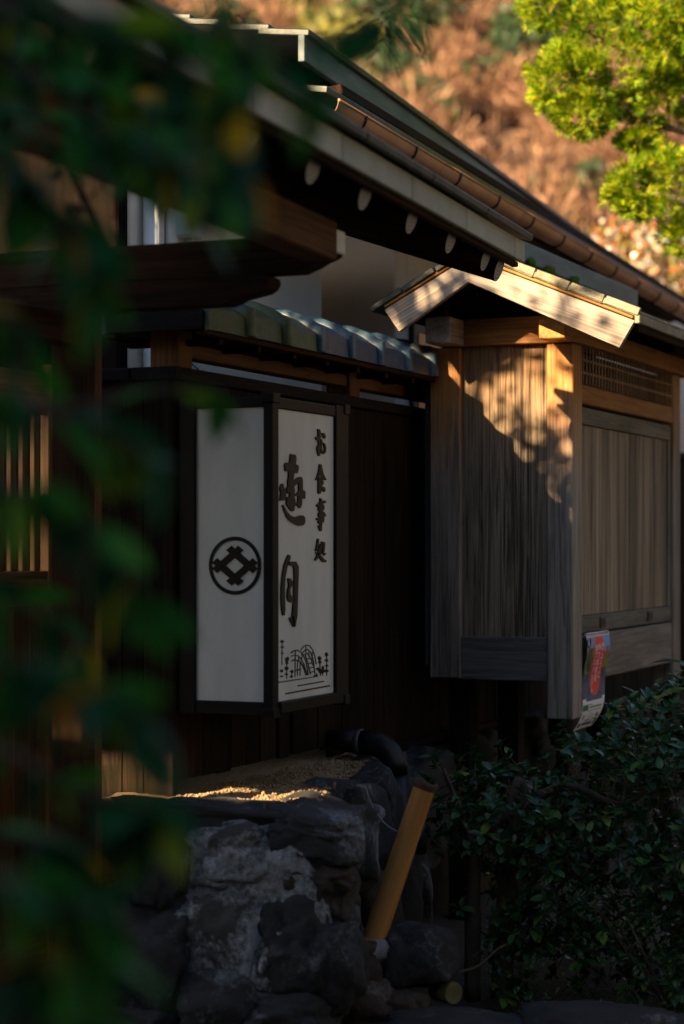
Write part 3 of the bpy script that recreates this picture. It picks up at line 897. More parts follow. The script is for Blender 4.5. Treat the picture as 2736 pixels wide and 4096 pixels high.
# loose rocks by the bamboo and along the edge of the bed
for nm, lab, loc, h, sd, mt in [
    ('boulder', 'dark flat-topped rock cemented left of the leaning bamboo foot', (-3.03, 7.25, -0.01), (0.125, 0.13, 0.075), 31, ROCK_BROWN),
    ('boulder', 'blue grey angular rock right of the leaning bamboo foot', (-2.82, 7.39, 0.03), (0.14, 0.15, 0.12), 32, ROCK_DARK),
    ('boulder', 'rounded dark rock beneath the flat-topped cemented rock', (-2.99, 7.2, -0.12), (0.14, 0.14, 0.095), 33, ROCK_BROWN),
    ('boulder', 'small rusty brown stone wedged under the blue grey rock', (-2.84, 7.27, -0.13), (0.095, 0.1, 0.055), 34, ROCK_BROWN),
    ('boulder', 'long low slab of rock edging the bed below the bamboo', (-2.66, 7.2, -0.235), (0.40, 0.22, 0.095), 35, ROCK_DARK),
    ('boulder', 'low wide rock edging the bed below the small-leaved shrub', (-2.12, 7.45, -0.225), (0.32, 0.24, 0.11), 36, ROCK_DARK),
    ('boulder', 'flat stone at the foot of the lichened boulder base', (-3.08, 7.0, -0.25), (0.2, 0.16, 0.06), 37, ROCK_DARK)]:
    tag(stone(nm, loc, h, sd, mt, None, (0, 0, RZ + random.uniform(-.2, .2))), lab, 'rock')

# leaning bamboo spout set in mortar
bam = thing('bamboo_tube', 'leaning orange brown bamboo tube set in mortar between rocks', 'bamboo', (-2.93, 7.34, 0.09))
a = Vector((-2.995, 7.305, 0.02)); b = Vector((-2.788, 7.40, 0.70)); ax = (b - a).normalized(); L = (b - a).length
seg = 28
vs, fs = [], []
rings = [(0, 0.0455), (0.2, 0.0450), (0.4, 0.0445), (L - 0.03, 0.0425), (L - 0.022, 0.046), (L - 0.008, 0.047), (L, 0.045), (L, 0.036), (L - 0.2, 0.035)]
for t, r in rings:
    for k in range(seg):
        an = 2 * math.pi * k / seg
        vs.append((r * math.cos(an), r * math.sin(an), t + (0.004 * math.sin(3 * an) if abs(t - L) < 1e-6 else 0)))
for j in range(len(rings) - 1):
    for k in range(seg):
        fs.append((j * seg + k, j * seg + (k + 1) % seg, (j + 1) * seg + (k + 1) % seg, (j + 1) * seg + k))
fs.append(tuple((len(rings) - 1) * seg + k for k in range(seg)))
me = bpy.data.meshes.new('bamboo'); me.from_pydata(vs, [], fs)
RIM = plain('dark_rim_and_hollow', (0.02, 0.012, 0.008), (0.10, 0.06, 0.03), 60, 0.8)
me.materials.append(BAMBOO); me.materials.append(RIM)
for i, f in enumerate(me.polygons):
    f.use_smooth = True
    if i // seg >= 3: f.material_index = 1
put('tube', me, None, bam, Matrix.Translation(a) @ ax.to_track_quat('Z', 'Y').to_matrix().to_4x4())
put('mortar_collar', stone_mesh(0.085, 0.075, 0.04, 51, MORTAR, 0.9, 0.2, 3), None, bam, Matrix.Translation((-2.96, 7.29, 0.06)))
put('cut_stub', tube_mesh([(-2.96, 7.235, 0.05), (-2.96, 7.23, 0.098)], [0.035, 0.033], RIM, 18), None, bam)  # closed tube; dark colour stands for the shade inside a hollow stub
log = thing('cut_log', 'short mossy cut log end beside the rusty stone', 'log', (-2.66, 7.4, -0.12))
put('log_body', tube_mesh([(-2.76, 7.44, -0.105), (-2.67, 7.385, -0.1)], [0.042, 0.042], plain('mossy_log', (0.08, 0.08, 0.03), (0.17, 0.16, 0.07), 20, 0.9), 14), None, log)

# drain pipe and cable
pipe = thing('drain_pipe', 'black plastic drain pipe with elbow coming through the fence foot', 'pipe', (-3.45, 8.66, -0.3))
put('pipe_run', tube_mesh([(-3.78, 8.68, 0.715), (-3.57, 8.665, 0.71)], 0.052, PVCB, 20), None, pipe)
put('elbow', tube_mesh([(-3.58, 8.665, 0.71), (-3.53, 8.662, 0.709), (-3.48, 8.66, 0.697), (-3.44, 8.658, 0.668), (-3.415, 8.656, 0.62), (-3.41, 8.655, 0.57)], 0.058, PVCB, 20), None, pipe)
put('downpipe', tube_mesh([(-3.41, 8.655, 0.58), (-3.405, 8.65, -0.3)], 0.052, PVCB, 20), None, pipe)
put('collar', tube_mesh([(-3.6, 8.666, 0.71), (-3.575, 8.665, 0.71)], 0.0605, plain('pipe_collar', (0.08, 0.085, 0.1), None, 10, 0.4), 20), None, pipe)
cab = put('thin_cable', tube_mesh(bezier_pts([(-3.12, 7.5, 0.66), (-3.084, 7.5, 0.655), (-3.068, 7.507, 0.603), (-3.036, 7.519, 0.543), (-2.997, 7.53, 0.5), (-2.90, 7.47, 0.477), (-2.85, 7.41, 0.47)], 4), 0.0035, plain('grey_cable', (0.22, 0.24, 0.23), None, 5, 0.5), 8))
tag(cab, 'thin grey cable sagging from the stones to the bamboo tube', 'cable')

# ------------------------------------------------------------------ sign box
sign = thing('sign_box', 'black framed white light-box sign with crest and black brush lettering', 'sign', (-3.5, 7.5, 0.95))
X0, X1, Y0, Y1, Z0, Z1 = -3.735, -3.325, 7.15, 7.905, 0.955, 2.19
for (xa, xb, ya, yb) in ((X1 - 0.04, X1, Y0, Y0 + 0.058), (X0, X0 + 0.075, Y0, Y0 + 0.05), (X1 - 0.04, X1, Y1 - 0.13, Y1 - 0.0)):
    wd('frame_post', (xa, xb), (ya, yb), (Z0, Z1), lambda a_: FRAME, sign, None, 0.003)
box('frame_rail', (X0 + 0.075, X1 - 0.04), (Y0 + 0.004, Y0 + 0.045), (Z1 - 0.045, Z1 - 0.003), FRAME, sign)
box('frame_rail', (X0 + 0.075, X1 - 0.04), (Y0 + 0.004, Y0 + 0.045), (Z0 + 0.003, Z0 + 0.052), FRAME, sign)
box('frame_rail', (X1 - 0.036, X1 - 0.003), (Y0 + 0.058, Y1 - 0.13), (Z1 - 0.048, Z1 - 0.004), FRAME, sign)
box('frame_rail', (X1 - 0.036, X1 + 0.012), (Y0 + 0.058, Y1 - 0.13), (Z0 + 0.004, Z0 + 0.05), FRAME, sign)
box('corner_cap', (X1 - 0.05, X1 + 0.006), (Y0 - 0.006, Y0 + 0.064), (Z1 - 0.03, Z1 + 0.01), FRAME, sign)
box('corner_cap', (X1 - 0.05, X1 + 0.006), (Y0 - 0.006, Y0 + 0.064), (Z0 - 0.01, Z0 + 0.03), FRAME, sign)
box('corner_cap', (X1 - 0.05, X1 + 0.006), (Y1 - 0.05, Y1 + 0.006), (Z1 - 0.035, Z1 + 0.008), FRAME, sign)
box('corner_cap', (X1 - 0.05, X1 + 0.006), (Y1 - 0.05, Y1 + 0.006), (Z0 - 0.008, Z0 + 0.035), FRAME, sign)
box('lid', (X0 + 0.005, X1 - 0.008), (Y0 + 0.05, Y1 - 0.01), (Z1 - 0.02, Z1 - 0.004), FRAME, sign)
box('floor', (X0 + 0.005, X1 - 0.008), (Y0 + 0.05, Y1 - 0.01), (Z0 + 0.004, Z0 + 0.02), FRAME, sign)
box('end_panel', (X0 + 0.06, X1 - 0.03), (Y0 + 0.014, Y0 + 0.02), (Z0 + 0.03, Z1 - 0.03), ACRYL, sign, None, 0.0)
box('front_panel', (X1 - 0.02, X1 - 0.014), (Y0 + 0.03, Y1 - 0.11), (Z0 + 0.03, Z1 - 0.03), ACRYL, sign, None, 0.0)
box('far_side', (X0 + 0.005, X1 - 0.04), (Y1 - 0.02, Y1 - 0.005), (Z0 + 0.02, Z1 - 0.02), FRAME, sign)
FSIGN = frame_x(X1 - 0.0145, 7.15, 0.95)
for key in ('big1', 'getsu', 'o', 'shoku', 'ji', 'tokoro'):
    put('character', merge_prisms([[(p[0] / 1000, p[1] / 1000) for p in poly] for poly in ART[key]], 0.007, INK), None, sign, FSIGN)
put('bridge_drawing', merge_prisms([[(p[0] / 1000, p[1] / 1000) for p in poly] for poly in ART['drawing']], 0.002, INK), None, sign, FSIGN)
# crest: ring and crossed-bar diamond
FC = frame_y(Y0 + 0.0145, -3.492, 1.533)
N = 48
ring = []
for k in range(N):
    a0, a1 = 2 * math.pi * k / N, 2 * math.pi * (k + 1) / N
    ro, ri = 0.113, 0.098
    ring.append([(ro * math.cos(a0), ro * math.sin(a0)), (ro * math.cos(a1), ro * math.sin(a1)), (ri * math.cos(a1), ri * math.sin(a1)), (ri * math.cos(a0), ri * math.sin(a0))])
put('crest_ring', merge_prisms(ring, 0.003, INK), None, sign, FC)
hw, ins, Lb = 0.0145, 0.0235, 0.070
bars = []
c45 = math.sqrt(0.5)
def r45(p): return ((p[0] - p[1]) * c45 * 1.15, (p[0] + p[1]) * c45 * 0.9)
for s in (1, -1):
    b0, b1_ = (ins, ins + 2 * hw) if s > 0 else (-ins - 2 * hw, -ins)
    bars.append([r45(p) for p in ((-Lb, b0), (Lb, b0), (Lb, b1_), (-Lb, b1_))])
    bars.append([r45(p) for p in ((b0, -Lb), (b1_, -Lb), (b1_, Lb), (b0, Lb))])
put('crest_bars', merge_prisms(bars[0::2], 0.003, INK), None, sign, FC)
put('crest_bars', merge_prisms(bars[1::2], 0.0034, INK), None, sign, FC)

# ------------------------------------------------------------------ roofed notice cabinet
kio = thing('notice_cabinet', 'weathered wooden notice cabinet with gabled copper roof', 'notice board', (-3.25, 10.7, -0.3))
YA, YB = 9.66, 11.86
wd('corner_post', (-3.009, -2.876), (YA, YA + 0.165), (0.757, 2.60), KPOST, kio, None, 0.006)
wd('corner_post', (-3.009, -2.876), (YB - 0.16, YB), (0.757, 2.60), KPOST, kio, None, 0.006)
wd('corner_post', (-3.622, -3.459), (YA, YA + 0.16), (0.944, 2.60), KPOST, kio, None, 0.006)
wd('corner_post', (-3.622, -3.459), (YB - 0.16, YB), (0.944, 2.60), KPOST, kio, None, 0.006)
wd('back_strip', (-3.66, -3.624), (YA + 0.03, YA + 0.15), (1.0, 2.60), KRAIL, kio, None, 0.004)
for a_, b_ in ((-3.4585, -3.318), (-3.317, -3.152), (-3.151, -3.0095)):
    wd('end_board', (a_, b_), (YA + 0.035, YA + 0.055), (1.15, 2.605), KPANEL, kio, None, 0.003)
wd('end_rail', (-3.4585, -3.0095), (YA + 0.01, YA + 0.10), (0.94, 1.156), KRAIL, kio, None, 0.004)
wd('end_beam', (-3.435, -2.9835), (YA - 0.012, YA + 0.10), (2.603, 2.737), KBEAM, kio, None, 0.005)
wd('wall_plate', (-3.567, -3.4355), (9.45, 12.05), (2.603, 2.732), BARGE, kio, None, 0.005)
wd('wall_plate', (-2.983, -2.851), (9.45, 12.05), (2.603, 2.70), KBEAM, kio, None, 0.005)
# lattice
wd('lattice_rail', (-2.889, -2.884), (YA + 0.167, YB - 0.162), (2.465, 2.477), LATT, kio, None, 0.002)
wd('lattice_rail', (-2.889, -2.884), (YA + 0.167, YB - 0.162), (2.528, 2.540), LATT, kio, None, 0.002)
for i in range(33):
    yy = YA + 0.20 + (YB - YA - 0.39) * i / 32
    wd('lattice_bar', (-2.883, -2.878), (yy - 0.0045, yy + 0.0045), (2.413, 2.601), LATT, kio, None, 0.0015)
box('lattice_backing', (-3.0, -2.99), (YA + 0.17, YB - 0.165), (2.40, 2.60), INK, kio)
wd('middle_rail', (-2.97, -2.882), (YA + 0.167, YB - 0.162), (2.315, 2.41), KBEAM, kio, None, 0.005)
wd('door_rail', (-2.945, -2.892), (YA + 0.17, YB - 0.165), (2.215, 2.30), KDRAIL, kio, None, 0.004)
wd('door_rail', (-2.945, -2.892), (YA + 0.17, YB - 0.165), (1.17, 1.255), KDRAIL, kio, None, 0.004)
wd('door_stile', (-2.945, -2.893), (YB - 0.225, YB - 0.168), (1.257, 2.213), KDRAIL, kio, None, 0.004)
n = 9
for i in range(n):
    ya = YA + 0.175 + (YB - YA - 0.405) * i / n; yb = YA + 0.175 + (YB - YA - 0.405) * (i + 1) / n
    dx = random.uniform(-0.0025, 0.0025)
    wd('door_board', (-2.93, -2.906 + dx), (ya + 0.001, yb - 0.001), (1.257, 2.213), KDOOR, kio, None, 0.003)
wd('skirt_board', (-2.96, -2.887), (YA + 0.167, YB - 0.162), (0.93, 1.16), KSKIRT, kio, None, 0.005)
for yy in (10.24, 11.2):
    p = box('finger_pull', (-2.8925, -2.884), (yy - 0.05, yy + 0.05), (1.185, 1.243), DARKMETAL, kio, None, 0.003)
    box('pull_recess', (-2.8845, -2.8825), (yy - 0.035, yy + 0.035), (1.197, 1.231), plain('pull_black', (0.006, 0.006, 0.006), None, 5, 0.6), p, None, 0.001)
wd('floor', (-3.45, -3.01), (YA + 0.11, YB - 0.165), (0.95, 0.975), KRAIL, kio)
wd('back_board', (-3.60, -3.58), (YA + 0.165, YB - 0.165), (0.96, 2.6), KRAIL, kio)
for (xa, xb), yy in (((-3.59, -3.47), 9.85), ((-3.36, -3.25), 9.95), ((-3.59, -3.47), 11.55), ((-3.36, -3.25), 11.55), ((-3.0, -2.89), 11.7)):
    wd('leg', (xa, xb), (yy, yy + 0.11), (-0.3, 0.943 if xa < -3.1 else 0.757), BLACKW, kio)
# gable
put('gable_board', prism_mesh([(-3.56, 2.737), (-2.90, 2.737), (-2.90, 2.78), (-3.27, 2.95), (-3.56, 2.80)], 0.02, BLACKW(2)), None, kio, frame_y(9.72))
put('gable_board', prism_mesh([(-3.56, 2.737), (-2.90, 2.737), (-2.90, 2.78), (-3.27, 2.95), (-3.56, 2.80)], 0.02, BLACKW(2)), None, kio, frame_y(11.82))
wd('gable_strut', (-3.42, -3.36), (9.66, 9.70), (2.737, 2.86), BLACKW, kio)
SR, SL = (2.985 - 2.65) / (3.27 - 2.455), (2.985 - 2.755) / (3.70 - 3.27)
def bargeboard(poly, y, ang):
    cx = sum(p[0] for p in poly) / len(poly); cz = sum(p[1] for p in poly) / len(poly)
    ca, sa = math.cos(-ang), math.sin(-ang)
    loc = [((p[0] - cx) * ca - (p[1] - cz) * sa, (p[0] - cx) * sa + (p[1] - cz) * ca) for p in poly]
    me = prism_mesh(loc, 0.035, BARGE(0))
    return put('bargeboard', me, None, kio, frame_y(y, cx, cz) @ Matrix.Rotation(ang, 4, 'Z'))
for yy in (9.28, 12.12):
    bargeboard([(-3.2695, 2.868), (-2.53, 2.527), (-2.457, 2.648), (-3.2695, 2.983)], yy, -math.atan(SR))
    bargeboard([(-3.2705, 2.868), (-3.2705, 2.983), (-3.70, 2.753), (-3.625, 2.647)], yy, math.atan(SL))
    beam('verge_batten', (-3.26, yy - 0.02, 2.993), (-2.46, yy - 0.02, 2.993 - 0.80 * SR), 0.05, 0.016, KBEAM, kio)
    beam('verge_batten', (-3.28, yy - 0.02, 2.993), (-3.70, yy - 0.02, 2.993 - 0.42 * SL), 0.05, 0.016, KBEAM, kio)
def roof_course(x0, x1, y0, y1, slope, sgn, z0, lift, mat):
    """one shingle lying on the slope, its lower edge proud of the next"""
    a = Vector((x0, (y0 + y1) / 2, z0)); b = Vector((x1, (y0 + y1) / 2, z0 - abs(x1 - x0) * slope))
    L = (b - a).length
    me = box_mesh(L, y1 - y0, 0.03, 0.004, mat)
    ang = math.atan(slope) * sgn + math.radians(1.2) * sgn
    return put('roof_shingle', me, None, kio, Matrix.Translation((a + b) / 2 + Vector((0, 0, lift))) @ Matrix.Rotation(ang, 4, 'Y'))
ys = [9.22 + (12.16 - 9.22) * i / 6 for i in range(7)]
for j in range(6):
    for i in range(5):
        x0 = -3.27 + 0.168 * i
        roof_course(x0 - 0.004, x0 + 0.166, ys[j] + 0.002, ys[j + 1] - 0.002, SR, 1, 3.0 - 0.168 * i * SR, 0.022, SHINGLE)
    for i in range(3):
        x0 = -3.27 - 0.168 * i
        roof_course(x0, x0 - 0.162, ys[j] + 0.002, ys[j + 1] - 0.002, SL, -1, 3.0 - 0.168 * i * SL, 0.022, SHINGLE_DARK)
for i in range(5):
    x0 = -3.26 + 0.168 * i
    beam('verge_cap', (x0, 9.232, 3.027 - 0.168 * i * SR), (x0 + 0.160, 9.232, 3.027 - (0.168 * i + 0.160) * SR), 0.03, 0.038, lambda a_: SHINGLE, kio, None, 0.003)
box('ridge_cap', (-3.335, -3.205), (9.24, 12.14), (3.045, 3.15), ROOFMETAL, kio, None, 0.006)
MOSS = leaf_mat('moss', [(0, (0.03, 0.07, 0.008)), (1, (0.08, 0.16, 0.015))], 0.9, 0.2, 0.1)
for (yy, w) in ((9.75, 0.05), (10.0, 0.06), (10.3, 0.07), (10.75, 0.05), (9.5, 0.04)):
    put('moss_tuft', stone_mesh(0.025, w, 0.03, int(yy * 10), MOSS, 1.0, 0.35, 2), None, kio, Matrix.Translation((-3.195, yy, 3.045)))
for i in range(16):
    yy = 9.42 + 0.17 * i
    beam('eave_rafter', (-2.86, yy, 2.985 - 0.41 * SR - 0.03), (-2.47, yy, 2.985 - 0.80 * SR - 0.03), 0.022, 0.035, LATT, kio)
wd('eave_board', (-2.478, -2.452), (9.30, 12.1), (2.605, 2.648), GATE, kio)
for j in range(6):
    box('eave_fascia', (-2.452, -2.425), (ys[j] + 0.003, ys[j + 1] - 0.003), (2.632, 2.672), SHINGLE, kio)

# ------------------------------------------------------------------ hanging poster
def poster_mat():
    m, nt, b = new_mat('poster_print')
    uv = nd(nt, 'UVMap').outputs[0]
    s = nd(nt, 'SeparateXYZ', {0: uv})
    U_, V_ = s.outputs[0], s.outputs[1]
    def rect(u0, u1, v0, v1):
        a = math_(nt, 'MULTIPLY', math_(nt, 'GREATER_THAN', U_, u0), math_(nt, 'LESS_THAN', U_, u1))
        c = math_(nt, 'MULTIPLY', math_(nt, 'GREATER_THAN', V_, v0), math_(nt, 'LESS_THAN', V_, v1))
        return math_(nt, 'MULTIPLY', a, c)
    n1 = nd(nt, 'TexNoise', {'Vector': uv, 'Scale': 9.0, 'Detail': 6.0}).outputs[0]
    col = mixc(nt, rect(-1, 2, 0.345, 2), (0.80, 0.78, 0.78), ramp(nt, n1, [(0.35, (0.02, 0.02, 0.02)), (0.5, (0.05, 0.09, 0.03)), (0.65, (0.25, 0.22, 0.08))]))
    col = mixc(nt, rect(-1, 2, 0.345, 0.60), col, ramp(nt, n1, [(0.35, (0.01, 0.015, 0.02)), (0.62, (0.02, 0.10, 0.25))]))
    col = mixc(nt, rect(0.55, 2, 0.80, 0.965), col, (0.08, 0.32, 0.75))
    col = mixc(nt, rect(-1, 0.4, 0.86, 0.965), col, (0.16, 0.26, 0.45))
    col = mixc(nt, rect(0.83, 0.97, 0.74, 0.86), col, (0.30, 0.11, 0.06))
    col = mixc(nt, rect(0.72, 2, 0.64, 0.735), col, (0.20, 0.24, 0.04))
    du = math_(nt, 'DIVIDE', math_(nt, 'SUBTRACT', U_, 0.54), 0.23)
    dv = math_(nt, 'DIVIDE', math_(nt, 'SUBTRACT', V_, 0.675), 0.31)
    rr = math_(nt, 'ADD', math_(nt, 'MULTIPLY', du, du), math_(nt, 'MULTIPLY', math_(nt, 'MULTIPLY', dv, dv), math_(nt, 'MULTIPLY', dv, dv)))
    col = mixc(nt, math_(nt, 'LESS_THAN', rr, 1.0), col, (0.75, 0.03, 0.03))
    for r_, c_ in (((-1, 2, 0.967, 2), (0.55, 0.45, 0.55)), ((0.16, 0.88, 0.315, 0.365), (0.01, 0.07, 0.22)), ((0.02, 0.28, 0.215, 0.28), (0.01, 0.20, 0.05)),
                   ((0.3, 0.92, 0.205, 0.212), (0.01, 0.22, 0.06)), ((0.33, 0.9, 0.235, 0.255), (0.10, 0.28, 0.14)), ((0.3, 0.45, 0.27, 0.28), (0.1, 0.28, 0.14)),
                   ((0.12, 0.18, 0.12, 0.17), (0.05, 0.07, 0.2)), ((0.42, 0.58, 0.125, 0.128), (0.05, 0.07, 0.2)), ((0.42, 0.58, 0.168, 0.171), (0.05, 0.07, 0.2)), ((0.42, 0.44, 0.125, 0.17), (0.05, 0.07, 0.2)), ((0.56, 0.58, 0.125, 0.17), (0.05, 0.07, 0.2)), ((0.76, 0.88, 0.12, 0.165), (0.1, 0.13, 0.25)),
                   ((0.3, 0.55, 0.095, 0.108), (0.03, 0.05, 0.16)), ((0.65, 0.9, 0.095, 0.108), (0.03, 0.05, 0.16)), ((0.05, 0.2, 0.03, 0.08), (0.02, 0.10, 0.3)), ((0.25, 0.75, 0.04, 0.08), (0.04, 0.12, 0.22)), ((0.82, 0.97, 0.03, 0.1), (0.01, 0.22, 0.07)), ((0.3, 2, -1, 0.012), (0.6, 0.24, 0.02))):
        col = mixc(nt, rect(*r_), col, c_)
    nt.links.new(col, b.inputs['Base Color'])
    b.inputs['Roughness'].default_value = 0.35
    b.inputs['Specular IOR Level'].default_value = 0.2
    return m
def poster_pt(u, v, lift=0.0):
    """u along the board, v up the sheet; the loose lower part is blown back under the cabinet"""
    z = 0.665 + 0.50 * v
    t = max(0.0, (0.62 - v) / 0.62)
    x = -2.868 + 0.012 * math.sin(v * 9) - 0.06 * t ** 2 + lift
    yy = 9.842 + 0.42 * u - 0.10 * u * t * t
    z += 0.02 * t * t
    return (x, yy, z)
pos = thing('poster', 'laminated colour poster with red oval hanging at the cabinet corner post', 'poster', (-2.87, 10.0, 0.93))
vs, fs, uvs = [], [], []
nu, nv = 10, 30
for j in range(nv + 1):
    for i in range(nu + 1):
        vs.append(poster_pt(i / nu, j / nv)); uvs.append((i / nu, j / nv))
for j in range(nv):
    for i in range(nu):
        a_ = j * (nu + 1) + i
        fs.append((a_, a_ + 1, a_ + nu + 2, a_ + nu + 1))
me = bpy.data.meshes.new('poster'); me.from_pydata(vs, [], fs)
ul = me.uv_layers.new(name='UVMap')
for lp in me.loops: ul.data[lp.index].uv = uvs[lp.vertex_index]
for f in me.polygons: f.use_smooth = True
put('sheet', me, poster_mat(), pos)
def glyphs(items):
    vs, fs = [], []
    for chs, u0, v0, size in items:
        for i, ch in enumerate(chs):
            cu = bpy.data.curves.new('glyph', 'FONT'); cu.body = ch; cu.size = 1.0; cu.offset = 0.012; cu.resolution_u = 3
            o = bpy.data.objects.new('glyph', cu); COL.objects.link(o)
            bpy.context.view_layer.update()
            m = bpy.data.meshes.new_from_object(o.evaluated_get(bpy.context.evaluated_depsgraph_get()))
            k = len(vs)
            for v in m.vertices:
                vs.append(poster_pt(u0 + v.co.x * size, v0 - i * size * 1.02 * 0.62 + v.co.y * size * 0.62, 0.0012))
            fs += [tuple(q + k for q in f.vertices) for f in m.polygons]
            bpy.data.objects.remove(o); bpy.data.curves.remove(cu); bpy.data.meshes.remove(m)
    me = bpy.data.meshes.new('lettering'); me.from_pydata(vs, [], fs)
    return me
try:
    gl = glyphs((('きょうと', 0.60, 0.83, 0.15), ('魅力再発見', 0.47, 0.83, 0.125), ('旅プロジェクト', 0.345, 0.83, 0.115)))
    put('lettering', gl, plain('white_print', (0.7, 0.62, 0.62), None, 5, 0.4), pos)
except Exception as e:
    print('glyphs skipped', e)
put('hanger_strip', tube_mesh([(-2.862, 9.835, 1.168), (-2.862, 10.19, 1.168)], 0.006, plain('clear_strip', (0.5, 0.5, 0.55), None, 5, 0.3), 8), None, pos)
hk = [(-2.862 + 0.004, 9.845 + 0.03 - 0.03 * math.cos(t), 1.13 + 0.03 * math.sin(t)) for t in [0.3 - 0.35 * i for i in range(12)]]
put('wire_hook', tube_mesh(hk, 0.0045, DARKMETAL, 8), None, pos)
put('pin', tube_mesh([(-2.885, 10.2, 1.165), (-2.85, 10.2, 1.168)], 0.008, plain('clear_pin', (0.4, 0.42, 0.45), None, 5, 0.3), 8), None, pos)

# ------------------------------------------------------------------ house behind the fence
house = thing('house', 'plastered house with copper gutter and blue grey metal roof behind the fence', 'house', (-6.5, 12.5, -0.3))
WZ = 3.62
SIDEW = plain('shade_dark_side', (0.006, 0.0045, 0.0035), (0.012, 0.009, 0.007), 4, 0.95, spec=0.03, stretch=(8, 8, 1))  # near-black colour put in place of shade on the sunlit side wall
box('wall', (-4.62, -4.42), (8.0, 10.14), (1.9, WZ), PLASTER, house, None, 0.01)
box('wall', (-4.619, -4.419), (8.0, 10.14), (-0.3, 1.896), PLASTER2, house, None, 0.01)
box('wall', (-5.8, -4.42), (11.22, 11.4), (-0.3, WZ), PLASTER, house, None, 0.01)
box('wall', (-4.6, -4.421), (11.405, 18.5), (-0.3, WZ), PLASTER, house, None, 0.01)
box('wall', (-6.0, -5.8), (10.0, 11.4), (-0.3, WZ), PLASTER, house, None, 0.01)
box('wall', (-9.5, -4.423), (7.90, 7.998), (-0.3, 4.3), SIDEW, house, None, 0.01)
box('wall', (-5.8, -4.622), (9.95, 10.14), (-0.3, WZ), PLASTER, house, None, 0.01)
win = box('window', (-4.418, -4.385), (11.43, 12.5), (2.2, 2.95), DARKMETAL, house, None, 0.006)
for ya, yb in ((11.5, 11.93), (11.98, 12.42)):
    box('pane', (-4.385, -4.38), (ya, yb), (2.28, 2.88), GLASS, win, None, 0.0)
box('mullion', (-4.38, -4.365), (11.93, 11.98), (2.25, 2.92), plain('green_frame', (0.16, 0.22, 0.03), None, 5, 0.5), win)
put('downpipe', tube_mesh([(-4.37, 8.12, -0.3), (-4.37, 8.12, 3.6)], 0.04, PVCW, 16), None, house)
ub = box('meter_box', (-4.41, -4.32), (8.40, 8.54), (3.03, 3.18), PVCW, house, None, 0.012)
box('box_back', (-4.418, -4.395), (8.33, 8.44), (2.93, 3.23), PVCW, ub, None, 0.008)
put('conduit', tube_mesh([(-4.365, 8.47, 3.035), (-4.365, 8.47, 2.0)], 0.025, PVCW, 12), None, ub)
# lower eave with gutter
ge = [Vector((-3.6, 8.3, 3.567)), Vector((-4.02, 17.5, 3.507))]
gd = (ge[1] - ge[0])
GF = Matrix.Translation(ge[0]) @ gd.to_track_quat('Y', 'Z').to_matrix().to_4x4()
LG = gd.length
seg = 14
def gutter_mesh(y0, y1, r, th=0.004):
    vs, fs = [], []
    for yy in (y0, y1):
        for k in range(seg + 1):
            a_ = math.pi + math.pi * k / seg
            vs.append((r * math.cos(a_), yy, r * math.sin(a_) * 1.05))
        for k in range(seg + 1):
            a_ = math.pi + math.pi * k / seg
            vs.append(((r - th) * math.cos(a_), yy, (r - th) * math.sin(a_) * 1.05))
    n_ = seg + 1
    for k in range(seg):
        fs.append((k, k + 1, 2 * n_ + k + 1, 2 * n_ + k))
        fs.append((n_ + k, 3 * n_ + k, 3 * n_ + k + 1, n_ + k + 1))
        fs.append((k, n_ + k, n_ + k + 1, k + 1)); fs.append((2 * n_ + k, 2 * n_ + k + 1, 3 * n_ + k + 1, 3 * n_ + k))
    fs.append((0, 2 * n_, 3 * n_, n_)); fs.append((seg, n_ + seg, 3 * n_ + seg, 2 * n_ + seg))
    me = bpy.data.meshes.new('gutter'); me.from_pydata(vs, [], fs); me.materials.append(COPPER)
    bm = bmesh.new(); bm.from_mesh(me); bmesh.ops.recalc_face_normals(bm, faces=bm.faces); bm.to_mesh(me); bm.free()
    for f in me.polygons: f.use_smooth = True
    me.set_sharp_from_angle(angle=R(40))
    return me
gut = None
for i in range(6):
    y0 = i * LG / 6; y1 = (i + 1) * LG / 6
    g_ = put('gutter', gutter_mesh(y0, y1 - 0.003, 0.06), None, house, GF)
    put('gutter_rim', tube_mesh([(0.061, y0, 0.004), (0.061, y1 - 0.003, 0.004)], 0.0065, COPPER, 8), None, g_, GF)
for i in range(13):
    yy = 0.35 + i * 0.735
    hkp = [(0.066 * math.cos(a_), yy, 0.066 * math.sin(a_) * 1.05) for a_ in [math.pi * 1.1 + math.pi * 0.92 * k / 9 for k in range(10)]]
    put('gutter_hook', tube_mesh(hkp, 0.006, DARKMETAL, 6), None, house, GF)
def hx(lx, ly, lz): return GF @ Vector((lx, ly, lz))
me = box_mesh(0.9, LG, 0.05, 0.004, GATE(1))
put('soffit', me, None, house, GF @ Matrix.Translation((-0.50, LG / 2 + 0.35, 0.075)) @ Matrix.Rotation(R(-8), 4, 'Y'))
me = box_mesh(0.03, LG, 0.10, 0.003, GATE(1))
put('gutter_board', me, None, house, GF @ Matrix.Translation((-0.085, LG / 2, -0.01)))
me = box_mesh(1.0, LG, 0.03, 0.003, SHINGLE_DARK)
put('lower_roof', me, None, house, GF @ Matrix.Translation((-0.49, LG / 2, 0.125)) @ Matrix.Rotation(R(8), 4, 'Y'))
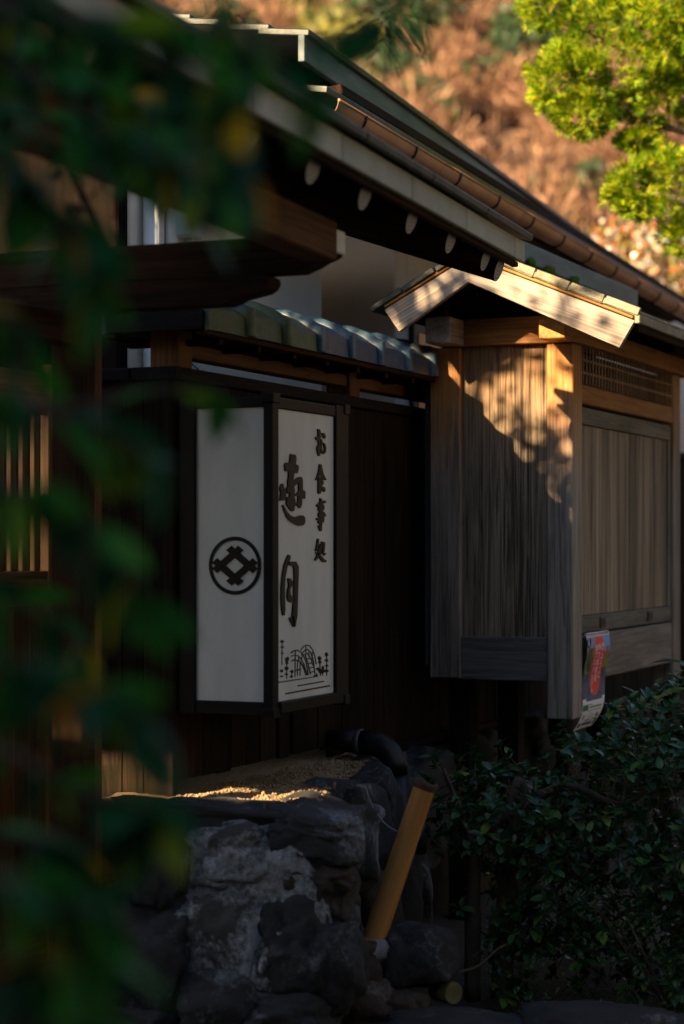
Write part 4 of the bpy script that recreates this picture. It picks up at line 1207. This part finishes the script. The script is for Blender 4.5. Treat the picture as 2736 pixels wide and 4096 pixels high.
# upper roof: eave edge with stepped courses rising away from the street
ue = [Vector((-3.9, 8.75, 3.98)), Vector((-4.62, 18.0, 3.90))]
ud = ue[1] - ue[0]
UF = Matrix.Translation(ue[0]) @ ud.to_track_quat('Y', 'Z').to_matrix().to_4x4()
LU = ud.length
put('eave_fascia', box_mesh(0.035, LU, 0.13, 0.004, ROOFMETAL), None, house, UF @ Matrix.Translation((-0.02, LU / 2, -0.045)))
for i in range(24):
    x0 = 0.02 - 0.20 * i
    put('roof_course', box_mesh(0.26, LU, 0.035, 0.006, SHINGLE_DARK), None, house, UF @ Matrix.Translation((x0 - 0.13, LU / 2, 0.038 + 0.040 * i)) @ Matrix.Rotation(R(6), 4, 'Y'))
put('upper_soffit', box_mesh(1.5, LU - 0.9, 0.04, 0.004, GATE(1)), None, house, UF @ Matrix.Translation((-0.82, LU / 2 + 0.4, 0.045)) @ Matrix.Rotation(R(9), 4, 'Y'))

# ------------------------------------------------------------------ unseen house added left of the camera to block the sun
nb = thing('sun_blocker_house', 'unseen two storey house added beside the gate to block the sun', 'house', (-5.0, 0.6, -0.3))
box('wall', (-5.5, -3.2), (-1.2, 2.2), (-0.3, 5.4), PLASTER, nb, None, 0.02)
box('lower_blocker_wall', (-7.6, -5.502), (-1.2, 2.2), (-0.3, 3.16), PLASTER, nb, None, 0.02)  # lower part of the sun blocker; slot above lights the stone ledge
box('upper_blocker_wall', (-7.6, -5.502), (1.9, 2.2), (3.50, 5.4), PLASTER, nb, None, 0.02)
box('roof', (-7.65, -3.0), (-1.4, 2.3), (5.4, 5.56), SHINGLE_DARK, nb, None, 0.02)
box('window', (-3.2, -3.17), (-0.2, 1.2), (1.0, 2.2), DARKMETAL, nb, None, 0.01)

# ------------------------------------------------------------------ unseen houses added across the street and behind to cut sky light
WARM = plain('grey_plaster', (0.22, 0.25, 0.28), (0.28, 0.31, 0.34), 2, 0.9)
DKW = plain('dark_cladding', (0.04, 0.043, 0.047), (0.07, 0.075, 0.08), 4, 0.8, stretch=(8, 8, 1))
for lab, x, y, z, wm in (('unseen plastered house added across the street facing the notice cabinet', (5.2, 12.0), (3.0, 15.0), 5.2, WARM),
                         ('unseen tall dark clad house added across the street beyond the plastered one', (5.0, 12.0), (15.4, 34.0), 8.5, DKW),
                         ('unseen tall dark clad house added across the street before the plastered one', (4.9, 12.0), (-14.0, 2.6), 9.0, DKW),
                         ('unseen dark clad house added behind to block sky and sun', (-6.0, 4.4), (-16.0, -7.0), 7.0, DKW)):
    h_ = thing('added_street_house', lab, 'house', ((x[0] + x[1]) / 2, (y[0] + y[1]) / 2, -0.3))
    box('wall', x, y, (-0.3, z), wm, h_, None, 0.02)
    box('roof', (x[0] - 0.4, x[1] + 0.4), (y[0] - 0.2, y[1] + 0.2), (z, z + 0.3), SHINGLE_DARK, h_, None, 0.02)
    fx = x[0] if x[0] > 0 else None
    for k in range(3):
        if fx:
            yy = y[0] + (y[1] - y[0]) * (k + 0.5) / 3
            box('window', (fx - 0.04, fx - 0.002), (yy - 0.8, yy + 0.8), (0.7, 2.0), GLASS, h_, None, 0.01)
        else:
            xx = x[0] + (x[1] - x[0]) * (k + 0.5) / 3
            box('window', (xx - 0.8, xx + 0.8), (y[1] + 0.002, y[1] + 0.04), (0.7, 2.0), GLASS, h_, None, 0.01)

# ------------------------------------------------------------------ leaves
def leaf_shape(L, W, fold=0.25, curl=0.25, n=4, tip=1.0):
    vs, fs = [], []
    for j in range(n + 1):
        t = j / n
        w = W * 0.5 * (math.sin(math.pi * min(1.0, t * 0.93 + 0.05) ** tip)) ** 0.8
        y = L * t; zc = -curl * L * t * t
        vs += [(-w, y, zc + fold * w), (0, y, zc), (w, y, zc + fold * w)]
    for j in range(n):
        a_ = j * 3
        fs += [(a_, a_ + 1, a_ + 4, a_ + 3), (a_ + 1, a_ + 2, a_ + 5, a_ + 4)]
    return vs, fs
def mesh_of(vf, mat):
    me = bpy.data.meshes.new('leaf'); me.from_pydata(vf[0], [], vf[1]); me.materials.append(mat)
    for f in me.polygons: f.use_smooth = True
    return me
def smooth(me):
    for f in me.polygons: f.use_smooth = True
    return me

def rosettes(tips, nleaf, s0, s1, spread=(40, 85)):
    out = []
    for p, d in tips:
        d = d.normalized(); side = d.orthogonal().normalized()
        a0 = random.uniform(0, 6.28)
        for k in range(nleaf):
            az = a0 + k * 2.4
            th = R(random.uniform(*spread))
            dirv = d * math.cos(th) + (Matrix.Rotation(az, 3, d) @ side) * math.sin(th)
            M = Matrix.Translation(p - d * 0.006 * (k % 4)) @ rot_to(dirv, None, random.uniform(-.5, .5)) @ Matrix.Scale(s0 + (s1 - s0) * random.random() ** 1.5, 4)
            out.append(M)
    return out

# leafy evergreen shrub under the cabinet
SHL = leaf_mat('shrub_leaf', [(0.0, (0.018, 0.055, 0.03)), (0.55, (0.03, 0.10, 0.035)), (0.9, (0.06, 0.17, 0.04)), (1.0, (0.15, 0.24, 0.03))], 0.3, 0.25, 0.5)
shrub = thing('evergreen_shrub', 'dark glossy-leaved evergreen shrub below the notice cabinet', 'shrub', (-2.75, 8.3, -0.3))
random.seed(21)
tips, twigs = [], []
forks = [Vector((-2.68, 8.2, 0.6)), Vector((-2.45, 8.45, 0.55)), Vector((-2.1, 8.55, 0.5)), Vector((-2.85, 8.3, 0.55)), Vector((-2.0, 8.8, 0.4)), Vector((-2.4, 8.9, 0.6))]
tries = 0
while len(tips) < 1600 and tries < 200000:
    tries += 1
    x = random.uniform(-3.2, -1.5); y = random.uniform(7.9, 9.5); z = random.uniform(-0.25, 1.15)
    if y > 9.3 and x < -2.85: continue
    top = 0.69 + 0.03 * min(1.0, max(0.0, (x + 3.1) / 0.6)) + 0.32 * min(1.0, max(0.0, (x + 2.40) / 0.2)) + 0.10 * mnoise.noise(Vector((x * 5, y * 5, 0))) + 0.05 * (y - 8.5)
    bot = 0.30 - 0.6 * min(1.0, max(0.0, (x + 3.0) / 0.3))
    if z > top or z < bot: continue
    core = ((x + 2.2) / 1.02) ** 2 + ((y - 8.65) / 0.85) ** 2
    if core > 1.0: continue
    if z < top - 0.28 and y > 8.6 and random.random() < 0.6: continue
    if mnoise.noise(Vector((x * 3.8, y * 3.8, z * 3.8))) < -0.14: continue
    p = Vector((x, y, z))
    f = min(forks, key=lambda q: (q - p).length)
    d = (p - f).normalized() * 0.5 + Vector((random.uniform(-.3, .3), random.uniform(-.5, .1), 0.75))
    tips.append((p, d))
    s = p - d.normalized() * random.uniform(0.06, 0.16)
    twigs.append((s, p + d.normalized() * 0.01))
LEAF = leaf_shape(1.0, 0.58, 0.25, 0.2)
MS = rosettes(tips, 8, 0.030, 0.072)
camp = Vector((0, 0, 1.62))
MS.sort(key=lambda M: (M.translation - camp).length - 0.4 * M.translation.z)
lm = mesh_of(LEAF, SHL)
for M in MS[:300]:
    put('leaf', lm, None, shrub, M)
tag(put('foliage', smooth(bake([LEAF], [(0, M) for M in MS[300:]])), SHL, shrub), kind='stuff')
tv, tf = [], []
for s, e in twigs:
    m = tube_mesh([s, (s + e) / 2 + Vector((random.uniform(-.006, .006), 0, 0)), e], [0.0022, 0.0018, 0.0012], None, 4, False)
    k = len(tv); tv += [tuple(v.co) for v in m.vertices]; tf += [tuple(i + k for i in q.vertices) for q in m.polygons]
    bpy.data.meshes.remove(m)
me = bpy.data.meshes.new('twigs'); me.from_pydata(tv, [], tf)
tag(put('twigs', me, TWIG, shrub), kind='stuff')
for pts, rr in (([(-2.86, 8.14, -0.3), (-2.853, 8.132, 0.147), (-2.828, 8.142, 0.367), (-2.727, 8.185, 0.495), (-2.676, 8.207, 0.64)], [0.034, 0.028, 0.025, 0.02, 0.014]),
                ([(-2.76, 8.22, -0.3), (-2.74, 8.24, 0.15), (-2.70, 8.25, 0.45), (-2.66, 8.27, 0.62)], [0.045, 0.04, 0.034, 0.02]),
                ([(-2.7, 8.25, 0.5), (-2.5, 8.3, 0.6), (-2.3, 8.4, 0.52), (-2.15, 8.45, 0.62)], [0.02, 0.017, 0.014, 0.009]),
                ([(-2.84, 8.14, 0.3), (-2.92, 8.2, 0.45), (-3.02, 8.22, 0.66)], [0.013, 0.01, 0.006])):
    put('branch', tube_mesh(bezier_pts(pts, 5), [rr[min(len(rr) - 1, int(i / 5))] for i in range((len(pts) - 1) * 5 + 1)], BARK, 10), None, shrub)
put('dead_twig', tube_mesh(bezier_pts([(-2.55, 7.95, 0.02), (-2.66, 7.92, -0.02), (-2.75, 7.9, -0.10), (-2.84, 7.88, -0.13)], 5), 0.005, TWIG, 6), None, shrub)

# small-leaved bush in front
SML = leaf_mat('small_bush_leaf', [(0.0, (0.025, 0.06, 0.02)), (0.6, (0.04, 0.09, 0.022)), (0.93, (0.08, 0.15, 0.025)), (1.0, (0.28, 0.24, 0.03))], 0.4, 0.25)
bush = thing('azalea_bush', 'low small-leaved bush spreading over the bed edge rocks', 'bush', (-1.95, 8.0, -0.3))
tips = []
while len(tips) < 1100:
    x = random.uniform(-2.9, -1.4); y = random.uniform(7.7, 8.5); z = random.uniform(-0.28, 0.42)
    if ((x + 2.0) / 0.85) ** 2 + ((y - 8.1) / 0.42) ** 2 + ((z + 0.1) / 0.5) ** 2 > 1: continue
    if mnoise.noise(Vector((x * 5, y * 5, z * 5 + 9))) < -0.1: continue
    tips.append((Vector((x, y, z)), Vector((random.uniform(-.5, .5), random.uniform(-.8, .1), 1))))
MS = rosettes(tips, 6, 0.012, 0.021)
MS.sort(key=lambda M: (M.translation - camp).length)
lm = mesh_of(LEAF, SML)
for M in MS[:200]:
    put('leaf', lm, None, bush, M)
tag(put('foliage', smooth(bake([LEAF], [(0, M) for M in MS[200:]])), SML, bush), kind='stuff')
for i in range(6):
    a_ = random.uniform(0, 6.28)
    put('stem', tube_mesh([(-1.95, 8.05, -0.3), (-1.95 + 0.2 * math.cos(a_), 8.05 + 0.15 * math.sin(a_), -0.05), (-1.95 + 0.35 * math.cos(a_), 8.05 + 0.25 * math.sin(a_), 0.15)], [0.008, 0.006, 0.003], BARK, 6), None, bush)

# broad-leaved plant at the road side of the shrub
BRL = leaf_mat('broad_leaf', [(0.0, (0.02, 0.06, 0.02)), (0.7, (0.04, 0.11, 0.025)), (1.0, (0.10, 0.20, 0.03))], 0.35, 0.25)
bro = thing('broadleaf_plant', 'upright plant with long pointed leaves beside the evergreen shrub', 'plant', (-1.97, 8.35, -0.3))
BL = mesh_of(leaf_shape(1.0, 0.30, 0.3, 0.35, 6), BRL)
put('stem', tube_mesh([(-1.97, 8.35, -0.3), (-1.98, 8.34, 0.5), (-1.99, 8.32, 1.12)], [0.011, 0.009, 0.005], BARK, 8), None, bro)
for i, (z, az, el, s) in enumerate(((1.12, 200, 20, .15), (1.10, 160, 35, .14), (1.08, 260, 25, .13), (1.02, 215, 0, .15), (0.95, 140, 15, .14), (0.85, 190, 10, .13), (0.7, 230, 0, .14), (0.6, 170, 10, .15), (0.52, 205, -5, .14), (0.45, 250, 10, .13), (1.0, 300, 25, .13), (0.8, 320, 10, .14))):
    d = Vector((math.cos(R(az)) * math.cos(R(el)), math.sin(R(az)) * math.cos(R(el)), math.sin(R(el))))
    put('leaf', BL, None, bro, Matrix.Translation((-1.985, 8.33, z)) @ rot_to(d, None, random.uniform(-.4, .4)) @ Matrix.Scale(s, 4))

# ------------------------------------------------------------------ clipped conifer in the sun
def spray(n=13):
    vs, fs = [], []
    for i in range(n):
        a_ = R(-55 + 110 * i / (n - 1) + random.uniform(-6, 6))
        L = random.uniform(0.75, 1.05) * (1 - 0.3 * abs(i / (n - 1) - 0.5))
        z = random.uniform(-0.12, 0.12)
        s = Vector((0.12 * math.sin(a_), 0.25 * (i % 3) / 2, 0)); t = s + Vector((math.sin(a_) * L, math.cos(a_) * L, z))
        p = Vector((math.cos(a_), -math.sin(a_), 0)) * 0.04
        m_ = s.lerp(t, 0.6) + Vector((0, 0, 0.05))
        k = len(vs)
        vs += [tuple(s - p * .5), tuple(s + p * .5), tuple(m_ + p), tuple(m_ - p), tuple(t)]
        fs += [(k, k + 1, k + 2, k + 3), (k + 3, k + 2, k + 4)]
    return vs, fs
random.seed(8)
SPR = [spray() for _ in range(4)]
CON = leaf_mat('cypress_foliage', [(0.0, (0.012, 0.08, 0.004)), (0.35, (0.07, 0.21, 0.006)), (0.7, (0.33, 0.45, 0.008)), (1.0, (0.62, 0.50, 0.015))], 0.55, 0.4, 0.2)
con = thing('cypress_tree', 'sunlit bright green clipped cypress behind the notice cabinet', 'tree', (-2.75, 13.3, -0.3))
blobs = [((-3.46, 12.75, 4.75), .52, .36), ((-3.75, 12.55, 4.55), .27, .22), ((-3.15, 12.8, 4.98), .42, .32), ((-3.88, 12.5, 5.03), .17, .13), ((-3.66, 12.6, 4.36), .2, .15),
         ((-3.24, 12.85, 4.45), .22, .18), ((-3.16, 12.8, 3.87), .33, .24), ((-3.37, 12.7, 3.85), .17, .16), ((-3.05, 12.85, 3.55), .18, .12), ((-3.36, 12.75, 4.18), .12, .05), ((-2.75, 13.1, 4.75), .45, .3),
         ((-2.7, 13.1, 5.4), .7, .45), ((-2.6, 13.1, 3.9), .5, .3), ((-2.7, 13.3, 6.2), .5, .4), ((-3.3, 12.9, 5.4), .4, .3)]
ms = []
for c, rx, rz in blobs:
    n = int(4600 * rx * rx + 1800 * rx * rz + 260)
    for _ in range(n):
        d = Vector((random.gauss(0, 1), random.gauss(0, 1), random.gauss(0, 1))).normalized()
        bump = 1.0 + 0.30 * mnoise.noise(d * 2.6 + Vector(c) * 3) + 0.16 * mnoise.noise(d * 7.0 + Vector(c) * 5)
        rr = random.uniform(0.45, 1.0) ** 0.6 * bump
        p = Vector(c) + Vector((d.x * rx, d.y * rx, d.z * rz)) * rr
        if mnoise.noise(p * 5.0) < -0.24: continue
        dirv = (Vector((d.x, d.y, d.z * 0.8)) + Vector((random.uniform(-.5, .5), random.uniform(-.5, .5), random.uniform(-.2, .6)))).normalized()
        ms.append((random.randrange(4), Matrix.Translation(p) @ rot_to(dirv, None, random.uniform(0, 6.28)) @ Matrix.Scale(random.uniform(0.045, 0.085), 4)))
tag(put('crown', bake(SPR, ms), CON, con), kind='stuff')
put('trunk', tube_mesh(bezier_pts([(-2.75, 13.3, -0.3), (-2.8, 13.2, 1.8), (-2.7, 13.15, 3.6), (-2.8, 13.2, 5.0), (-2.7, 13.3, 6.1)], 4), [0.11 - 0.005 * i for i in range(17)], BARK, 10), None, con)
for pts in ([(-2.75, 13.15, 4.0), (-3.0, 12.9, 4.2), (-3.3, 12.75, 4.3), (-3.6, 12.6, 4.5)], [(-2.75, 13.15, 3.5), (-3.0, 12.85, 3.75), (-3.3, 12.75, 3.85)], [(-2.78, 13.2, 4.5), (-3.0, 13.0, 4.7), (-3.4, 12.8, 4.75), (-3.85, 12.5, 5.0)], [(-2.78, 13.2, 4.9), (-2.95, 13.0, 5.2), (-3.2, 12.9, 5.4)]):
    put('limb', tube_mesh(bezier_pts(pts, 4), [0.035 - 0.0022 * i for i in range((len(pts) - 1) * 4 + 1)], BARK, 8), None, con)

# ------------------------------------------------------------------ cedar sapling inside the yard, with hanging needled sprays
CED = leaf_mat('cedar_needles', [(0.0, (0.02, 0.05, 0.012)), (0.7, (0.04, 0.09, 0.018)), (1.0, (0.12, 0.16, 0.02))], 0.6, 0.3, 0.2)
ced = thing('cedar_sapling', 'dark needled cedar sprays showing above the fence inside the yard', 'tree', (-4.75, 8.6, -0.3))
NEED = ([(-0.05, 0, 0), (0.05, 0, 0), (0, 1, 0.1)], [(0, 1, 2)])
ms = []
put('trunk', tube_mesh([(-4.75, 8.6, -0.3), (-4.72, 8.6, 1.5), (-4.75, 8.6, 3.0)], [0.03, 0.024, 0.01], BARK, 8), None, ced)
for i in range(26):
    a_ = random.uniform(0, 6.28) if i > 10 else random.uniform(-2.6, -0.3)
    z0 = random.uniform(1.6, 2.75); L = random.uniform(0.4, 0.75)
    pts = [Vector((-4.75, 8.6, z0)) + Vector((math.cos(a_) * L * t, math.sin(a_) * L * t, 0.12 * t - 0.32 * t * t)) for t in (0, .25, .5, .75, 1.0)]
    put('spray_stem', tube_mesh(bezier_pts(pts, 3), [0.007 - 0.0004 * k for k in range(13)], BARK, 5), None, ced)
    bp = bezier_pts(pts, 8)
    for k in range(3, len(bp)):
        for s_ in (-1, 1):
            side = (bp[k] - bp[k - 1]).cross(Vector((0, 0, 1))).normalized() * s_
            tw = [bp[k] + side * 0.012 * q + Vector((0, 0, -0.003 * q * q)) for q in range(1, 8 if k % 3 == 0 else 2)]
            for p in tw:
                for _ in range(5):
                    d = side * 0.6 + Vector((random.uniform(-.8, .8), random.uniform(-.8, .8), random.uniform(-.4, .9)))
                    ms.append((0, Matrix.Translation(p) @ rot_to(d) @ Matrix.Scale(random.uniform(0.018, 0.03), 4)))
tag(put('needles', bake([NEED], ms), CED, ced), kind='stuff')

# ------------------------------------------------------------------ autumn tree and pale house farther up the street
def leaf_ball_tree(name, label, loc, crown, mats, n, size, seed):
    random.seed(seed)
    t = thing(name, label, 'tree', loc)
    c, r = crown
    put('trunk', tube_mesh([loc, (loc[0] + .1, loc[1], (loc[2] + c[2]) / 2), c], [0.12, 0.09, 0.04], BARK, 8), None, t)
    for k in range(6):
        a_ = random.uniform(0, 6.28)
        e = Vector(c) + Vector((math.cos(a_) * r[0] * .8, math.sin(a_) * r[1] * .8, random.uniform(-.2, .7) * r[2]))
        put('limb', tube_mesh([Vector(c) - Vector((0, 0, r[2] * .7)), (Vector(c) + e) / 2, e], [0.05, 0.03, 0.012], BARK, 6), None, t)
    for mat_, frac in mats:
        ms = []
        while len(ms) < int(n * frac):
            p = Vector((random.gauss(0, .5), random.gauss(0, .5), random.gauss(0, .5)))
            if p.length > 1.0 or mnoise.noise(p * 3 + Vector((seed, 0, 0))) < -0.05: continue
            ms.append((0, Matrix.Translation(Vector(c) + Vector((p.x * r[0], p.y * r[1], p.z * r[2]))) @ rand_rot() @ Matrix.Scale(size * random.uniform(.6, 1.3), 4)))
        tag(put('crown', bake([LEAFQ], ms), mat_, t), kind='stuff')
    return t
ORG = leaf_mat('orange_leaf', [(0, (0.30, 0.09, 0.02)), (1, (0.50, 0.20, 0.04))], 0.4, 0.3)
PALE = leaf_mat('pale_seed_head', [(0, (0.35, 0.28, 0.2)), (1, (0.6, 0.52, 0.42))], 0.3, 0.3)
leaf_ball_tree('autumn_tree', 'small autumn tree with orange and green leaves before the pale house', (-6.9, 25.3, -0.3), ((-6.85, 25.3, 5.0), (1.0, 1.0, 0.75)), ((ORG, .4), (YLG, .35), (PALE, .25)), 2600, 0.06, 3)
leaf_ball_tree('autumn_tree', 'lower green and orange tree right of the small autumn tree', (-6.0, 25.6, -0.3), ((-6.0, 25.6, 4.2), (0.9, 0.9, 1.1)), ((YLG, .5), (ORG, .3), (PALE, .2)), 2800, 0.06, 4)
leaf_ball_tree('green_tree', 'dark green bushy tree behind the notice cabinet', (-3.5, 17.4, -0.3), ((-3.5, 17.4, 1.7), (0.75, 0.75, 1.5)), ((EVG, .8), (YLG, .2)), 2600, 0.09, 5)
ph = thing('pale_house', 'pale walled house with grey roof at the foot of the hill', 'house', (-10.5, 46.0, -0.3))
PW = plain('pale_wall', (0.48, 0.47, 0.46), (0.55, 0.54, 0.53), 2, 0.8)
box('wall', (-12.4, -7.0), (44.0, 50.0), (-0.3, 8.0), PW, ph, None, 0.02)
box('roof', (-12.7, -6.7), (43.6, 50.4), (8.0, 8.35), plain('grey_roof', (0.2, 0.21, 0.23), None, 3, 0.7), ph, None, 0.02)
box('window', (-11.7, -10.9), (43.95, 43.99), (6.6, 7.6), GLASS, ph, None, 0.01)
box('window', (-9.8, -9.0), (43.95, 43.99), (6.6, 7.6), GLASS, ph, None, 0.01)

# ------------------------------------------------------------------ unseen garden tree, crown clumps added to shape the sun dapple
GTL = leaf_mat('dapple_tree_leaf', [(0, (0.03, 0.07, 0.015)), (1, (0.08, 0.14, 0.03))], 0.5, 0.15)
gt = thing('dapple_tree', 'unseen leafy tree added inside the gate to dapple the sun', 'tree', (-6.4, 4.1, -0.3))
put('trunk', tube_mesh([(-6.4, 4.1, -0.3), (-6.35, 4.1, 2.2), (-6.0, 4.1, 4.4), (-5.8, 4.1, 5.8)], [0.09, 0.07, 0.05, 0.015], BARK, 10), None, gt)
random.seed(31)
ms = []
LEAFG = leaf_shape(1.0, 0.45, 0.1, 0.1)
for n_, cc, rr, cut in ((1500, (-5.6, 4.2, 4.15), (1.0, 0.6, 0.62), -0.25), (330, (-5.8, 4.2, 5.15), (0.6, 0.5, 0.5), -0.05), (520, (-5.9, 4.2, 5.62), (0.42, 0.4, 0.25), -0.4), (560, (-5.25, 4.2, 4.74), (0.42, 0.4, 0.36), -0.4), (100, (-5.05, 4.2, 5.35), (0.45, 0.5, 0.4), 0.0)):
    k = 0
    while k < n_:
        p = Vector((random.uniform(-1, 1), random.uniform(-1, 1), random.uniform(-1, 1)))
        if p.length > 1.0: continue
        c = Vector(cc) + Vector((p.x * rr[0], p.y * rr[1], p.z * rr[2]))
        if mnoise.noise(c * 3.2) < cut: continue
        k += 1
        ms.append((0, Matrix.Translation(c) @ rand_rot() @ Matrix.Scale(random.uniform(0.06, 0.10), 4)))
tag(put('crown', bake([LEAFG], ms), GTL, gt), kind='stuff')
for e in ((-5.2, 4.0, 5.3), (-6.4, 4.3, 5.4), (-5.9, 4.5, 5.6), (-5.4, 3.8, 4.8)):
    put('limb', tube_mesh([(-6.0, 4.1, 4.4), ((-6.0 + e[0]) / 2, (4.1 + e[1]) / 2, (4.4 + e[2]) / 2 + 0.1), e], [0.03, 0.02, 0.008], BARK, 6), None, gt)

# ------------------------------------------------------------------ tree beside the camera: overhanging leafy branches
FGL = leaf_mat('foreground_leaf', [(0.0, (0.006, 0.065, 0.03)), (0.5, (0.014, 0.11, 0.025)), (0.88, (0.05, 0.24, 0.02)), (0.95, (0.34, 0.34, 0.01)), (1.0, (0.65, 0.24, 0.02))], 0.5, 0.4, 0.2)
ft = thing('camellia_tree', 'dark leafy branches of a tree hanging close across the view', 'tree', (-2.6, 1.7, -0.3))
put('trunk', tube_mesh([(-2.6, 1.7, -0.3), (-2.55, 1.7, 0.9), (-2.45, 1.75, 1.8), (-2.5, 1.8, 2.6)], [0.06, 0.055, 0.045, 0.025], BARK, 10), None, ft)
random.seed(77)
BRANCH = [
    (22, [(-1.365, 2.006, 2.326), (-1.225, 2.065, 2.225), (-1.109, 2.115, 2.19), (-1.044, 2.143, 2.119), (-1.044, 2.143, 2.033)]),
    (26, [(-1.526, 2.242, 2.268), (-1.344, 2.319, 2.183), (-1.239, 2.364, 2.11), (-1.187, 2.386, 2.059)]),
    (20, [(-1.446, 2.124, 2.127), (-1.342, 2.168, 2.062), (-1.278, 2.195, 1.987), (-1.258, 2.204, 1.923)]),
    (7, [(-1.359, 2.465, 2.451), (-1.217, 2.525, 2.326), (-1.118, 2.567, 2.308), (-1.014, 2.611, 2.35)]),
    (5, [(-1.526, 2.242, 1.928), (-1.427, 2.284, 1.894), (-1.417, 2.288, 1.844)]),
    (10, [(-1.446, 2.124, 1.805), (-1.322, 2.176, 1.778), (-1.238, 2.212, 1.751), (-1.174, 2.239, 1.703)]),
    (3, [(-1.543, 2.539, 1.817), (-1.427, 2.588, 1.836), (-1.324, 2.632, 1.842), (-1.301, 2.642, 1.817)]),
    (12, [(-1.342, 2.016, 1.693), (-1.225, 2.065, 1.653), (-1.174, 2.087, 1.617), (-1.142, 2.101, 1.542)]),
    (15, [(-1.263, 1.897, 1.498), (-1.167, 1.938, 1.47), (-1.096, 1.968, 1.451), (-1.061, 1.983, 1.394)]),
    (14, [(-1.421, 2.134, 1.376), (-1.307, 2.183, 1.322), (-1.228, 2.216, 1.306), (-1.189, 2.233, 1.28)]),
    (16, [(-1.184, 1.779, 1.283), (-1.11, 1.81, 1.26), (-1.061, 1.831, 1.216), (-1.032, 1.843, 1.128)]),
    (14, [(-1.5, 2.253, 1.249), (-1.37, 2.308, 1.221), (-1.318, 2.33, 1.164), (-1.276, 2.348, 1.08)]),
    (20, [(-1.847, 2.714, 2.507), (-1.69, 2.781, 2.404), (-1.563, 2.834, 2.322), (-1.481, 2.869, 2.295)]),
    (20, [(-1.927, 2.832, 2.367), (-1.796, 2.888, 2.331), (-1.664, 2.944, 2.274), (-1.579, 2.98, 2.203)]),
    (12, [(-1.285, 1.888, 1.141), (-1.197, 1.925, 1.165), (-1.153, 1.944, 1.117), (-1.123, 1.957, 1.06)]),
    (7, [(-1.239, 2.364, 2.291), (-1.156, 2.399, 2.268), (-1.104, 2.421, 2.217), (-1.067, 2.437, 2.183)]),
    (10, [(-1.767, 2.596, 1.551), (-1.676, 2.634, 1.532), (-1.604, 2.665, 1.505), (-1.556, 2.686, 1.453)]),
]
FSH = [leaf_shape(1.0, w, 0.25, c, 5) for w, c in ((0.42, 0.2), (0.48, 0.35), (0.38, 0.1))]
FL = [mesh_of(q, FGL) for q in FSH]
LM = []
for n, pts in BRANCH:
    bp = bezier_pts([(-2.48, 1.77, pts[0][2] - 0.15), ((pts[0][0] - 2.5) / 2, (pts[0][1] + 1.8) / 2, pts[0][2] + 0.03)] + pts, 6)
    put('branch', tube_mesh(bp, [0.010 - 0.007 * i / len(bp) for i in range(len(bp))], BARK, 6), None, ft)
    for k in range(int(n * (2.9 if pts[-1][2] > 2.1 else 2.4))):
        i = random.randint(10, len(bp) - 2)
        p = bp[i]
        t = (bp[i + 1] - bp[i]).normalized()
        d = t * random.uniform(0.1, 0.8) + Vector((random.uniform(-.7, .7), random.uniform(-.7, .7), random.uniform(-1.1, 0.35)))
        LM.append((random.randrange(3), Matrix.Translation(p) @ rot_to(d, None, random.uniform(-1.2, 1.2)) @ Matrix.Scale(random.uniform(0.055, 0.10), 4)))
random.shuffle(LM)
for q, M in LM[:290]:
    put('leaf', FL[q], None, ft, M)
tag(put('foliage', smooth(bake(FSH, LM[290:])), FGL, ft), kind='stuff')
